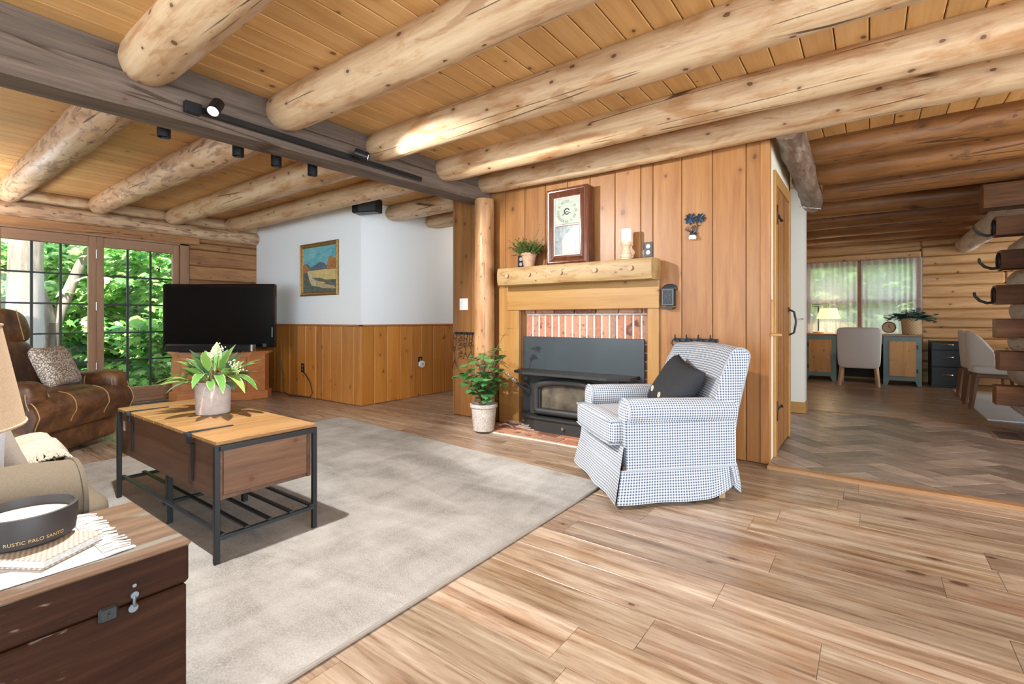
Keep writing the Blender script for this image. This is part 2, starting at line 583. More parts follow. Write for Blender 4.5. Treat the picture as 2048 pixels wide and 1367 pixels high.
M['wainscot'] = wood('wainscot_pine', [(.35, .125, .022), (.48, .185, .03), (.56, .25, .055)], 2, 16, 1.0, .5, 4.0, rough=.36, var=.34, bump=.06, kflat=1)
M['wainscot_x'] = wood('wainscot_pine_hall', [(.35, .125, .022), (.48, .185, .03), (.56, .25, .055)], 2, 16, 1.0, .5, 4.0, rough=.36, var=.34, bump=.06, kflat=0)
M['ceiling'] = wood('ceiling_pine_boards', [(.47, .25, .088), (.58, .335, .128), (.67, .43, .195)], 1, 16, .9, .45, 4.0, rough=.42, var=.2, bump=.06, kflat=2)
M['beam'] = wood('rough_sawn_grey_beam', [(.06, .042, .032), (.115, .083, .063), (.175, .13, .10)], 1, 18, 1.2, .2, 3.5, cracks=.5, rough=.7, var=.15, bump=.5, kflat=0)
M['hewn'] = wood('hewn_log_wall', [(.17, .07, .025), (.30, .142, .053), (.42, .228, .096)], 1, 10, .9, .5, 3.6, cracks=.4, patch=(.24, .11, .045), patch_amt=.3, rough=.5, var=.25, bump=.4, kflat=0)
M['hewn_x'] = wood('hewn_log_wall_lengthwise', [(.26, .12, .045), (.45, .25, .10), (.58, .37, .175)], 0, 10, .9, .5, 3.6, cracks=.4, rough=.5, var=.28, bump=.4, kflat=1)
M['door_frame'] = wood('window_frame_pine', [(.19, .095, .048), (.27, .15, .082), (.34, .205, .12)], 2, 14, 1.0, .2, 2.6, rough=.5, var=.1, bump=.08, kflat=0)
M['floor'] = wood('oak_look_floor_planks', [(.095, .052, .031), (.25, .172, .118), (.39, .308, .235), (.54, .47, .385)], 0, 15, 1.25, .3, 2.2, kcol=(.08, .036, .017), tone=.55, tonecol=(.80, .62, .46), huevar=.014, rough=.28, var=.42, bump=.03, spec=.5, kstretch=2.0, kflat=2)
M['tile'] = wood('slate_look_tiles', [(.13, .098, .082), (.25, .205, .18), (.37, .32, .29)], 0, 2, 5.0, 0, rough=.34, var=.95, bump=.2, huevar=.02)
M['table_top'] = wood('planked_table_top', [(.19, .094, .034), (.275, .15, .057), (.335, .203, .09)], 1, 14, 1.4, .25, 4, rough=.42, var=.2, bump=.1, kflat=2)
M['table_side'] = wood('brown_table_side', [(.055, .027, .016), (.105, .052, .03), (.155, .083, .05)], 0, 14, 1.4, .5, 5, rough=.4, var=.15, bump=.12, kflat=1)
M['table_end'] = wood('brown_table_end', [(.08, .037, .02), (.155, .075, .038), (.225, .12, .066)], 1, 14, 1.4, .5, 5, rough=.4, var=.15, bump=.12, kflat=0)
M['trunk'] = wood('dark_worn_trunk', [(.011, .004, .002), (.025, .009, .0042), (.044, .0175, .0085)], 1, 14, 1.6, 0, scuff=.35, rough=.55, var=.1, bump=.12, spec=.1)
M['trunk_top'] = wood('worn_trunk_top', [(.055, .027, .015), (.115, .066, .04), (.185, .128, .09)], 1, 14, 1.8, 0, patch=(.16, .165, .14), patch_amt=.25, rough=.4, var=.1, bump=.15)
M['cherry'] = wood('cherry_cabinet', [(.36, .13, .04), (.46, .18, .06), (.54, .25, .09)], 0, 14, 1.2, 0, rough=.35, var=.1, bump=.05)
M['walnut'] = wood('mahogany_clock_case', [(.05, .014, .006), (.11, .032, .014), (.19, .065, .03)], 2, 8, 3.0, 0, rough=.22, var=.1, bump=.05, coat=.5)
M['oak_leg'] = wood('light_oak_legs', [(.42, .27, .14), (.55, .37, .21)], 2, 12, 2, 0, rough=.45, var=.1)
M['dark_leg'] = wood('walnut_chair_legs', [(.10, .045, .022), (.18, .085, .045)], 2, 12, 2, 0, rough=.4, var=.1)
M['mantel'] = wood('yellow_peeled_mantel', [(.25, .15, .06), (.35, .235, .105), (.42, .31, .165)], 0, 9, 1.1, .7, 7, tone=.7, patch=(.22, .12, .05), patch_amt=.15, patch_scale=6, rough=.45, var=.1, bump=.3)
M['knot'] = simple('brown_wood_plug', (.42, .24, .13), .55, nz=.2)
M['desk_top'] = wood('brown_desk_top', [(.22, .11, .055), (.36, .2, .11)], 0, 14, 1.5, 0, rough=.4)
M['pine_door'] = wood('amber_pine_door', [(.38, .165, .032), (.51, .245, .056), (.59, .32, .09)], 2, 14, 1.2, .5, 6, rough=.4, var=.1, kflat=1)
M['white_wall'] = simple('white_plaster', (.82, .86, .885), .75, bump=.05, bscale=40)
M['cream_wall'] = simple('cream_paint', (.66, .62, .50), .7)
M['grey_wall'] = simple('grey_white_paint', (.62, .61, .57), .7)
M['black'] = simple('black_iron', (.015, .016, .018), .45, .3)
M['black_plastic'] = simple('black_plastic', (.010, .010, .011), .38, spec=.3)
M['latch'] = simple('dull_steel_latch', (.16, .19, .22), .4, .85)
M['gloss_black'] = simple('gloss_black_bezel', (.006, .006, .007), .12)
M['screen'] = simple('dark_screen', (.005, .005, .005), .22, spec=.15)
M['iron_blue'] = simple('blackened_steel', (.035, .042, .05), .42, .6)
M['stove'] = simple('cast_iron_stove', (.045, .045, .046), .48, .4, bump=.1, bscale=200)
M['stove_plate'] = simple('dark_steel_plate', (.065, .08, .092), .42, .5, nz=.12, nscale=3)
M['chrome'] = simple('bright_chrome', (.75, .75, .75), .18, 1.0)
M['nickel'] = simple('brushed_nickel', (.5, .48, .45), .35, 1.0)
M['white'] = simple('white_plastic', (.82, .82, .80), .4)
M['candle'] = simple('white_wax', (.85, .83, .77), .5)
M['gold'] = simple('gold_lettering', (.75, .55, .25), .35, .7)
M['gilt'] = simple('gilt_frame', (.30, .18, .06), .4, .5, nz=.5, nscale=40)
M['mortar'] = simple('pale_mortar', (.72, .68, .60), .85, nz=.12, bump=.3, bscale=80)
M['outdoor_bark'] = wood('grey_tree_bark', [(.06, .05, .04), (.17, .145, .12), (.33, .295, .25)], 2, 6, 1.2, 0, rough=.8, var=.3, bump=1.0)
M['rubber'] = simple('black_rubber', (.02, .02, .02), .7)
M['soil'] = simple('dark_soil', (.03, .02, .012), .9, bump=.6, bscale=60)
M['teal'] = simple('sage_teal_paint', (.13, .20, .19), .5, nz=.1, nscale=8)
M['wicker_dark'] = simple('dark_shadowed_back', (.03, .025, .02), .8)  # near-black brown for the panel behind the desk's knee space


def brick_mat():
    N = NT('red_brick')
    r = N.rnd()
    fr = N.math('FRACT', r)
    base = N.ramp(fr, [(0, (.20, .075, .05)), (.3, (.40, .155, .09)), (.6, (.50, .22, .13)), (.85, (.54, .28, .18)), (1, (.26, .15, .11))])
    n = N.noise(N.coord(), 45, 6, .7)
    col = N.mix(N.smooth(n, .5, .72), base, (.48, .30, .22, 1))
    col = N.mix(N.smooth(N.noise(N.coord(), 14, 4), .55, .7), col, (.14, .06, .05, 1))
    N.put(**{'Base Color': col, 'Roughness': .85})
    N.bump(n, .5, .01)
    return N.mat


M['brick'] = brick_mat()


def gingham():
    N = NT('blue_white_gingham')
    uv = N.coord('UV')
    sp = N.n('SeparateXYZ', {0: uv})
    def stripe(x):
        return N.smooth(N.math('SINE', N.math('MULTIPLY', x, 2 * PI / .0145)), -.25, .25)
    a, b = stripe(sp.outputs[0]), stripe(sp.outputs[1])
    s = N.math('MULTIPLY', N.math('ADD', a, b), .5)
    nz = N.noise(uv, 700, 2)
    col = N.ramp(s, [(0, (.60, .605, .61)), (.5, (.31, .345, .40)), (1, (.06, .08, .12))])
    N.put(**{'Base Color': col, 'Roughness': .9})
    N.b.inputs['Specular IOR Level'].default_value = .15
    big = N.noise(N.coord(), 9, 3)
    N.bump(N.math('ADD', N.math('MULTIPLY', nz, .15), big), .35, .02)
    return N.mat


M['gingham'] = gingham()
M['gingham_seam'] = simple('blue_grey_piping', (.30, .33, .38), .9, spec=.1)


def fabric(name, col, col2, scale=260, rough=.9, big=0.15, bump=.25, bigscale=4):
    N = NT(name)
    tc = N.coord()
    f = N.noise(tc, scale, 3, .7)
    g = N.noise(tc, bigscale, 4)
    c = N.ramp(f, [(.3, col), (.7, col2)])
    hs = N.n('HueSaturation', {'Color': c, 'Value': N.math('ADD', 1 - big / 2, N.math('MULTIPLY', g, big))})
    N.put(**{'Base Color': hs.outputs[0], 'Roughness': rough})
    N.b.inputs['Specular IOR Level'].default_value = .15
    N.bump(N.math('ADD', f, N.math('MULTIPLY', g, 1.5)), bump, .006)
    return N.mat


M['sofa'] = fabric('tan_twill', (.108, .088, .064), (.142, .118, .087))
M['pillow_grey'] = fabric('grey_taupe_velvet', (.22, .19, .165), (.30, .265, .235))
M['pillow_lav'] = fabric('pale_blue_grey_cotton', (.40, .41, .46), (.52, .53, .57))
M['pillow_black'] = fabric('charcoal_linen', (.018, .019, .022), (.04, .042, .047), 300)
M['chair_grey'] = fabric('light_grey_linen', (.50, .48, .45), (.62, .60, .57), 300)
M['throw'] = fabric('cream_knit', (.34, .30, .245), (.45, .41, .345), 90, bump=.8)
M['mat_white'] = fabric('white_woven_cotton', (.44, .435, .43), (.64, .635, .63), 200, bump=.6)
M['shade'] = fabric('oatmeal_lamp_linen', (.40, .29, .19), (.50, .38, .26), 300)
M['rug2'] = fabric('pale_flatweave', (.50, .55, .58), (.68, .72, .74), 60)


def rug_mat():
    N = NT('beige_grey_pile')
    tc = N.coord()
    pile = N.noise(tc, 170, 3, .7)
    st = N.noise(N.vmath('MULTIPLY', tc, (1.0, 2.6, 1.0)), 1.5, 6, .62, .6)
    grid = N.noise(N.vmath('MULTIPLY', tc, (3.0, 1.0, 1.0)), 2.6, 4, .6, .3)
    c = N.ramp(N.math('ADD', N.math('MULTIPLY', st, .65), N.math('MULTIPLY', grid, .35)), [(.38, (.27, .255, .235)), (.5, (.41, .395, .375)), (.62, (.545, .535, .52))])
    c = N.mix(N.math('MULTIPLY', N.smooth(pile, .35, .7), .45), c, (.66, .65, .63, 1))
    N.put(**{'Base Color': c, 'Roughness': .97})
    N.b.inputs['Specular IOR Level'].default_value = .05
    N.bump(pile, 1.0, .012)
    return N.mat


M['rug'] = rug_mat()


def leather_mat():
    N = NT('distressed_brown_leather')
    tc = N.coord()
    a = N.noise(tc, 5, 8, .7, .5)
    b = N.noise(tc, 220, 3)
    c = N.ramp(a, [(.34, (.045, .021, .012)), (.49, (.105, .046, .021)), (.61, (.20, .093, .039)), (.76, (.31, .16, .075))])
    N.put(**{'Base Color': c, 'Roughness': N.math('ADD', .26, N.math('MULTIPLY', a, .2))})
    N.bump(N.math('ADD', N.math('MULTIPLY', b, .3), a), .25, .012)
    return N.mat


M['leather'] = leather_mat()
M['stitch'] = simple('tan_stitching', (.50, .33, .17), .7)
M['saddle_leather'] = simple('oxblood_leather', (.10, .022, .014), .25, nz=.3, nscale=8, coat=.4)


def speckle():
    N = NT('brown_speckled_cotton')
    v = N.n('TexVoronoi', {'Vector': N.coord(), 'Scale': 95.0})
    m = N.smooth(v.outputs['Distance'], .42, .5)
    col = N.mix(m, (.66, .63, .58, 1), (.24, .18, .13, 1))
    N.put(**{'Base Color': col, 'Roughness': .9})
    return N.mat


M['speckle'] = speckle()


def leaf_mat(name, c1, c2, rough=.45, trans=.35, edge=None):
    N = NT(name)
    r = N.math('FRACT', N.rnd())
    col = N.mix(r, c4(c1), c4(c2))
    if edge:
        sp = N.n('SeparateXYZ', {0: N.coord('UV')})
        e = N.math('ABSOLUTE', N.math('SUBTRACT', sp.outputs[0], .5))
        e = N.math('ADD', e, N.math('MULTIPLY', N.math('SUBTRACT', N.noise(N.coord(), 60, 3), .5), .35))
        col = N.mix(N.smooth(e, .40, .50), col, c4(edge))
    tr = N.n('BsdfTranslucent', {'Color': col})
    N.put(**{'Base Color': col, 'Roughness': rough})
    mx = N.n('MixShader', {0: trans, 1: N.b.outputs[0], 2: tr.outputs[0]})
    N.t.links.new(mx.outputs[0], N.out.inputs['Surface'])
    return N.mat


M['maple'] = leaf_mat('maple_leaves', (.17, .42, .09), (.34, .58, .17), .5, .5)
M['maple_dark'] = leaf_mat('shaded_leaves', (.05, .19, .06), (.14, .34, .11), .5, .5)  # darker green leaves, mixed in at random
M['maple_pale'] = leaf_mat('pale_leaves', (.34, .54, .22), (.58, .70, .38), .5, .5)
M['leaf_var'] = leaf_mat('variegated_leaves', (.08, .22, .05), (.25, .40, .09), .35, .25, (.50, .56, .33))
M['leaf_dark'] = leaf_mat('dusty_green_leaves', (.05, .13, .07), (.16, .25, .15), .4, .2)
M['ficus'] = leaf_mat('round_ficus_leaves', (.04, .17, .05), (.16, .38, .12), .35, .3)
M['thyme'] = leaf_mat('small_herb_leaves', (.07, .17, .03), (.20, .30, .06), .5, .3)
M['eucalyptus'] = leaf_mat('blue_green_leaves', (.045, .14, .125), (.13, .27, .24), .4, .12)
M['blossom'] = simple('cream_blossom', (.75, .72, .45), .6)
M['stem'] = simple('green_brown_stem', (.12, .14, .05), .6)
M['ficus_stem'] = simple('brown_stem', (.13, .075, .04), .7)
M['pot_grey'] = simple('grey_cement_pot', (.44, .37, .34), .8, nz=.15, nscale=30, bump=.3, bscale=90)
M['pot_fleck'] = simple('flecked_stone_pot', (.46, .42, .39), .75, nz=.45, nscale=90, bump=.4, bscale=120)
M['terracotta'] = simple('dusty_terracotta', (.42, .24, .15), .85, nz=.3, nscale=25)
M['whitewash'] = wood('whitewashed_turned_wood', [(.34, .20, .11), (.55, .40, .27), (.70, .60, .48)], 2, 3, 4, 0, rough=.6, var=.1)


def glass(name, tint=(1, 1, 1), gloss=.06):
    N = NT(name)
    tr = N.n('BsdfTransparent', {'Color': c4(tint)})
    gl = N.n('BsdfGlossy', {'Color': (1, 1, 1, 1), 'Roughness': .02})
    mx = N.n('MixShader', {0: gloss, 1: tr.outputs[0], 2: gl.outputs[0]})
    N.t.links.new(mx.outputs[0], N.out.inputs['Surface'])
    return N.mat


M['glass'] = glass('window_glass', (.97, .99, .98), .01)
M['clock_glass'] = glass('clock_glass', (.95, .97, .95), .07)
M['stove_glass'] = simple('sooty_stove_glass', (.10, .085, .065), .12, nz=.8, nscale=6, coat=.6)


def curtain_mat():
    N = NT('sheer_lace')
    tc = N.coord()
    dots = N.n('TexVoronoi', {'Vector': tc, 'Scale': 26.0})
    m = N.smooth(dots.outputs['Distance'], .30, .22)
    tr = N.n('BsdfTransparent', {'Color': (1, 1, 1, 1)})
    tl = N.n('BsdfTranslucent', {'Color': (.62, .61, .65, 1)})
    df = N.n('BsdfDiffuse', {'Color': (.82, .76, .74, 1)})
    cl = N.n('MixShader', {0: .6, 1: df.outputs[0], 2: tl.outputs[0]})
    fac = N.math('ADD', .84, N.math('MULTIPLY', m, .14))
    mx = N.n('MixShader', {0: fac, 1: tr.outputs[0], 2: cl.outputs[0]})
    N.t.links.new(mx.outputs[0], N.out.inputs['Surface'])
    return N.mat


M['curtain'] = curtain_mat()


def emit(name, col, strength):
    N = NT(name)
    N.put(**{'Base Color': c4(col), 'Emission Color': c4(col), 'Emission Strength': strength})
    return N.mat


M['bulb'] = emit('lit_bulb', (1, .98, .95), 25)
M['bulb_dim'] = emit('dim_lit_bulb', (1, .96, .9), 4)
M['lit_shade'] = emit('lit_pleated_shade', (1.0, .80, .47), 1.0)
M['steel_wool'] = simple('hotplate_grey', (.3, .3, .3), .5, .8)


def basket_mat():
    N = NT('woven_seagrass')
    tc = N.coord()
    sp = N.n('SeparateXYZ', {0: tc})
    br = N.n('TexChecker', {'Vector': N.n('CombineXYZ', {0: N.math('MULTIPLY', N.math('ARCTAN2', sp.outputs[0], sp.outputs[1]), 5.0), 1: N.math('MULTIPLY', sp.outputs[2], 42.0), 2: 0.0}).outputs[0],
                             'Color1': (.46, .30, .15, 1), 'Color2': (.30, .18, .085, 1), 'Scale': 1.0})
    n = N.noise(tc, 60, 4)
    N.put(**{'Base Color': N.mix(N.math('MULTIPLY', n, .5), br.outputs[0], (.60, .44, .26, 1)), 'Roughness': .8})
    N.bump(br.outputs[1], .8, .01)
    return N.mat


M['basket'] = basket_mat()

# ================================================================== SETTING
XW = -7.16      # window wall
XP = -4.70      # end of the white partition
YP = 3.43       # white partition face
YF = 3.71       # fireplace wall face
XC = -0.55      # pine corner by the passage
ZC = 2.37       # ceiling boards
YB = 9.75       # far room back wall
YT = 3.63       # threshold to the tiled passage
YK = 6.12       # threshold to the far room
ZT = 0.02


def planks(mb, x0, x1, y0, y1, z0, z1, w, L, axis=0, c=.0015, seed=1, lmin=.5):
    rn = random.Random(seed)
    a0, a1, b0, b1 = (x0, x1, y0, y1) if axis == 0 else (y0, y1, x0, x1)
    b, row = b0, 0
    while b < b1 - 1e-4:
        be = min(b + w, b1)
        a = a0 - rn.random() * L
        while a < a1:
            ae = a + L * (lmin + (1 - lmin) * rn.random() * 1.3)
            s, e = max(a, a0), min(ae, a1)
            if e - s > .02:
                if axis == 0: mb.box(s + .0004, e - .0004, b + .0004, be - .0004, z0, z1, c, rnd=rn.random())
                else: mb.box(b + .0004, be - .0004, s + .0004, e - .0004, z0, z1, c, rnd=rn.random())
            a = ae
        b = be
    return mb


# floors
fl = MB()
planks(fl, -7.3, 3.8, -3.6, YT, -.012, 0, .185, 1.35, 0, seed=5)
planks(fl, -7.3, XC, YT, 6.7, -.012, 0, .185, 1.35, 0, seed=6)
structure('floor', fl, M['floor'], 'wood-look plank floor of the living room', 'floor', smooth=0)
sub = MB().box(-7.3, 3.8, -3.6, 10, -.2, -.0125)
structure('ground_slab', sub, M['soil'], 'dark slab under the plank floors', 'floor', smooth=0)
ff = MB()
planks(ff, -3, 3.8, YK, 9.9, ZT - .012, ZT, .185, 1.35, 0, seed=8)
structure('floor', ff, M['floor'], 'wood-look plank floor of the far room by the desk', 'floor', smooth=0)
fb = MB().box(XC, 3.8, YT + .002, 9.9, -.012, ZT - .0125).box(-1.3, XC, 4.76, 9.9, .0005, ZT - .0125)
structure('floor_base', fb, M['soil'], 'base under the raised passage floor', 'floor', smooth=0)

# herringbone tiles of the passage
ti = MB()
tw, tl = .15, .45
rn = random.Random(3)
ca = math.cos(PI / 4)


def clip_poly(poly, x0, x1, y0, y1):
    def cl(p, f):
        out = []
        for i in range(len(p)):
            a, b = p[i], p[(i + 1) % len(p)]
            fa, fb_ = f(a), f(b)
            if fa >= 0: out.append(a)
            if fa * fb_ < 0:
                t = fa / (fa - fb_)
                out.append((a[0] + (b[0] - a[0]) * t, a[1] + (b[1] - a[1]) * t))
        return out
    for f in (lambda q: q[0] - x0, lambda q: x1 - q[0], lambda q: q[1] - y0, lambda q: y1 - q[1]):
        poly = cl(poly, f)
        if len(poly) < 3: return []
    return poly


k = int(tl / tw)
for i in range(-40, 41):
    for j in range(-14, 15):
        for kind in (0, 1):
            bx = i * tw + j * tl * 0 + j * tw * 0
            # horizontal bricks start at (i + 2k j, i); vertical ones sit right of them
            gx, gy = i + 2 * k * j, i
            g = .0035
            if kind == 0: q = [(gx * tw + g, gy * tw + g), ((gx + k) * tw - g, gy * tw + g), ((gx + k) * tw - g, (gy + 1) * tw - g), (gx * tw + g, (gy + 1) * tw - g)]
            else:
                gx, gy = gx + k, gy - k + 1
                q = [(gx * tw + g, gy * tw + g), ((gx + 1) * tw - g, gy * tw + g), ((gx + 1) * tw - g, (gy + k) * tw - g), (gx * tw + g, (gy + k) * tw - g)]
            p = [(.4 + (x - y) * ca, 4.9 + (x + y) * ca) for x, y in q]
            rv = rn.random()
            for bb in ((XC, 3.7, YT + .012, YK - .01), (-.95, XC, 4.76, YK - .01)):
                pc_ = clip_poly(p, *bb)
                if pc_: ti.prism(pc_, ZT - .012, ZT - .001, rnd=rv)
structure('floor', ti, M['tile'], 'brown slate-look herringbone tiles of the passage', 'floor', smooth=0)
nose = MB()
nose.extrude([(-.03, 0.0005), (-.03, .014), (-.022, .022), (.03, .024), (.03, .0005)], XC, 3.7, 1, M=Matrix.Translation((0, YT, 0)))
structure('trim_1', nose, wood('honey_floor_nosing', [(.20, .10, .045), (.30, .165, .08), (.40, .24, .12)], 0, 14, 1, 0, rough=.3), 'wood nosing along the edge of the tiled passage', 'floor trim')
th = MB().box(XC, 3.7, YK - .02, YK + .02, ZT, ZT + .004, .002)
structure('trim_2', th, M['desk_top'], 'thin threshold strip between tiles and far room floor', 'floor trim', smooth=0)

# ceiling boards (run along Y) and an unseen slab above them, added to block light
ce = MB()
rn = random.Random(21)
x = -7.4
while x < 3.8:
    ce.box(x + .002, x + .135, -3.7, 10.0, ZC, ZC + .02, .004, rnd=rn.random())
    x += .137
structure('ceiling', ce, M['ceiling'], 'honey pine board ceiling', 'ceiling', smooth=0)
structure('roof_slab', MB().box(-7.7, 4.0, -3.9, 10.2, ZC + .021, ZC + .25), M['soil'], 'roof above the ceiling boards', 'roof', smooth=0)

# ---------------- window wall (left)
ww = MB()
rn = random.Random(31)


def log_rows(mb, axis, at0, at1, a0, a1, z0, z1, h=.19, seed=1, L=2.4, face=1, irregular=.35, c=.012):
    """stacked hewn logs; axis 1: rows along Y in x range at0..at1; axis 0: rows along X in y range at0..at1"""
    r_ = random.Random(seed)
    z = z0
    while z < z1 - .02:
        hh = h * (1 - irregular / 2 + irregular * r_.random())
        ze = min(z + hh, z1)
        if z1 - ze < .05: ze = z1
        a = a0
        while a < a1 - 1e-3:
            e = min(a + L * (.5 + r_.random()), a1)
            if a1 - e < .3: e = a1
            jit = .012 * r_.random()
            if axis == 1: mb.box(at0, at1 - jit if face > 0 else at1, a + .001, e - .001, z + .002, ze - .002, c, rnd=r_.random())
            else: mb.box(a + .001, e - .001, at0 + jit, at1, z + .002, ze - .002, c, rnd=r_.random())
            a = e
        z = ze
    return mb


YW0, YW1 = -.16, 2.56     # window opening
log_rows(ww, 1, XW - .16, XW, YW1, YP + .02, 0, 2.02, .21, 2, L=1.4)
log_rows(ww, 1, XW - .16, XW, -3.6, YW0, 0, 2.02, .21, 3)
log_rows(ww, 1, XW - .16, XW, -3.6, YP + .02, 2.02, ZC, .17, 4, L=6)
ww.box(XW - .20, XW - .161, YW1, YP + .3, 0, ZC); ww.box(XW - .20, XW - .161, -3.6, YW0, 0, ZC); ww.box(XW - .20, XW - .161, -3.6, YP + .3, 2.02, ZC)
structure('wall_left', ww, M['hewn'], 'hewn log wall with the tall windows', 'wall', smooth=0)
# lintel and plate logs above the windows
lt = MB()
lt.box(XW - .02, XW + .045, -3.4, 2.68, 1.975, 2.075, .012, rnd=.3)
structure('trim_3', lt, M['hewn'], 'plank head trim above the tall windows', 'window trim', smooth=0)


def log_mesh(L, r0, r1, seed, seg=24, rings=40, square=0.0, rough=.035, taper0=0.0, taper1=0.0, flat=.0, tl0=.16, tl1=.16, bow=0.0):
    """log along local X from 0 to L; taperN: whittled end N"""
    mb = MB()
    v, f = [], []
    o = Vector((seed * 7.31, seed * 3.17, 0))
    for i in range(rings + 1):
        t = i / rings
        x = L * t
        r = r0 + (r1 - r0) * t
        if taper0 and x < tl0: r *= 1 - taper0 * (1 - x / tl0) ** 1.6
        if taper1 and L - x < tl1: r *= 1 - taper1 * (1 - (L - x) / tl1) ** 1.6
        cy = mnoise.noise(Vector((x * .5, seed * 1.7, 3))) * r0 * .12
        cz = mnoise.noise(Vector((x * .5, seed * 2.9, 8))) * r0 * .12 + bow * math.sin(PI * t)
        for k_ in range(seg):
            a = 2 * PI * k_ / seg
            ny, nz = math.cos(a), math.sin(a)
            d = mnoise.noise(Vector((x * 2.2, ny * 1.3, nz * 1.3)) + o) + .5 * mnoise.noise(Vector((x * 7, ny * 2.2, nz * 2.2)) + o)
            rr = r * (1 + rough * d)
            if square: rr *= (1 - square) + square / (abs(ny) ** 14 + abs(nz) ** 14) ** (1 / 14)
            v.append((x, cy + rr * ny, cz + rr * nz))
    for i in range(rings):
        for k_ in range(seg):
            k2 = (k_ + 1) % seg
            f.append([i * seg + k_, i * seg + k2, (i + 1) * seg + k2, (i + 1) * seg + k_])
    mb.add(v, f)
    mb.add(v[:seg], [list(range(seg))[::-1]], mi=1)
    mb.add(v[-seg:], [list(range(seg))], mi=1)
    return mb


def log(name, label, cat, x, y, z, L, r0, r1, mat, axis='x', seed=1, group=None, pitch=0.0, endmat='log_end', **kw):
    mb = log_mesh(L, r0, r1, seed, **kw)
    o = mb.build(name, [M[mat], M[endmat]], None, smooth=45, weld=False)
    o.location = (x, y, z)
    if axis == 'x': o.rotation_euler = (0, -pitch, 0)
    elif axis == 'y': o.rotation_euler = (0, -pitch, PI / 2)
    elif axis == 'z': o.rotation_euler = (0, -PI / 2, 0)
    return tag(o, label, cat, group)


log('wall_plate_log', 'barky log running along the window wall just under the joists', 'log', XW + .01, -3.4, 2.15, 3.42 + 3.4, .085, .085, 'log_bark', 'y', 41, rough=.06)
log('wall_plate_log', 'topmost log of the window wall, tucked under the ceiling boards', 'log', XW - .02, -3.4, 2.30, 3.42 + 3.4, .075, .075, 'log', 'y', 43, rough=.05)

# tall windows: frame with stiles, sash frames, dark grids, panes
def window_unit(n, y0, y1, label):
    w = thing('window_%d' % n, label, 'window')
    w['kind'] = 'structure'
    z0, z1 = .18, 1.835
    x0, x1 = XW - .05, XW + .01
    s = MB()
    s.box(x0, x1, y0 - .07, y0, .05, 1.95, .004, rnd=.1 * n)
    s.box(x0, x1, y1, y1 + .07, .05, 1.95, .004, rnd=.1 * n + .3)
    s.build('sash_stile', M['door_frame'], w, smooth=0)
    s = MB()
    s.box(x0, x1, y0, y1, .05, z0, .004, rnd=.2); s.box(x0, x1, y0, y1, z1, 1.95, .004, rnd=.6)
    s.build('sash_rail', wood_rail, w, smooth=0)
    g = MB()
    for kk in (1, 2):
        yy = y0 + (y1 - y0) * kk / 3
        g.box(x0 + .012, x0 + .036, yy - .011, yy + .011, z0, z1, .002)
    for kk in (1, 2, 3, 4):
        zz = z0 + (z1 - z0) * kk / 5
        g.box(x0 + .010, x0 + .034, y0, y1, zz - .009, zz + .009, .002)
    g.build('muntin_grid', M['black'], w, smooth=0)
    MB().box(x0 + .018, x0 + .022, y0 - .005, y1 + .005, z0 - .005, z1 + .005).build('glass_pane', M['glass'], w, smooth=0)
    return w


wood_rail = wood('window_rail_pine', [(.19, .095, .048), (.27, .15, .082), (.34, .205, .12)], 1, 14, 1.0, .2, 2.6, rough=.5, var=.1, bump=.08, kflat=0)
window_unit(1, .03, .72, 'tall gridded window at the left edge behind the recliner')
window_unit(2, .86, 1.55, 'tall gridded window showing the pale forked tree trunk')
window_unit(3, 1.69, 2.38, 'tall gridded window partly hidden by the television')
tr = MB()
tr.box(XW - .08, XW + .02, YW0, -.042, 0, 1.975, .004, rnd=.1); tr.box(XW - .08, XW + .02, 2.455, YW1, 0, 1.975, .004, rnd=.5)
structure('trim_4', tr, M['door_frame'], 'upright casing boards at the ends of the tall windows', 'window trim', smooth=0)
tr = MB()
tr.box(XW - .08, XW + .025, YW0, YW1, 0, .052, .006, rnd=.2); tr.box(XW - .08, XW + .02, YW0, YW1, 1.952, 1.978, .003, rnd=.8)
structure('trim_5', tr, wood_rail, 'sill and head boards of the tall windows', 'window trim', smooth=0)
hg = thing('sash_hinge', 'pair of steel hinges where the two tall windows meet', 'hinge', (XW + .012, 1.62, 0))
for zz in (.45, 1.15, 1.75):
    MB().tube([(0, 0, zz - .05), (0, 0, zz + .05)], .007, 8).build('hinge_barrel', M['nickel'], hg)

# ---------------- white partition with wainscot
pw = MB()
pw.box(XW, XP, YP, YP + .14, .93, ZC); pw.box(XP - .14, XP, YP + .14, 6.7, .93, ZC)
structure('wall_partition', pw, M['white_wall'], 'white plaster upper wall with the landscape painting', 'wall', smooth=0)
wn = MB()
rn = random.Random(13)
x = XW
while x < XP - .02:
    e = min(x + .2 * (.75 + .5 * rn.random()), XP)
    wn.box(x + .002, e - .002, YP - .018, YP + .1, .004, .92, .007, rnd=rn.random()); x = e
y = YP
while y < 6.65:
    e = min(y + .19 * (.8 + .4 * rn.random()), 6.7)
    wn.box(XP - .1, XP + .018, (y if y > YP else YP - .017) + .002, e - .002, .004, .92, .007, mi=1, rnd=rn.random()); y = e
structure('wall_wainscot', wn, [M['wainscot'], M['wainscot_x']], 'knotty pine wainscot around the white partition', 'wall', smooth=0)
cr = MB()
cr.box(XW, XP + .03, YP - .03, YP + .01, .92, .938, .004); cr.box(XP - .01, XP + .03, YP - .03, 6.7, .92, .938, .004)
structure('trim_6', cr, M['cherry'], 'cap rail on top of the wainscot', 'wall trim', smooth=0)
structure('wall_hall', MB().box(XP, -3.4, 6.55, 6.7, 0, ZC).box(-3.5, -3.4, YF + .12, 6.7, 0, ZC), M['white_wall'], 'white wall at the end of the hallway', 'wall', smooth=0)

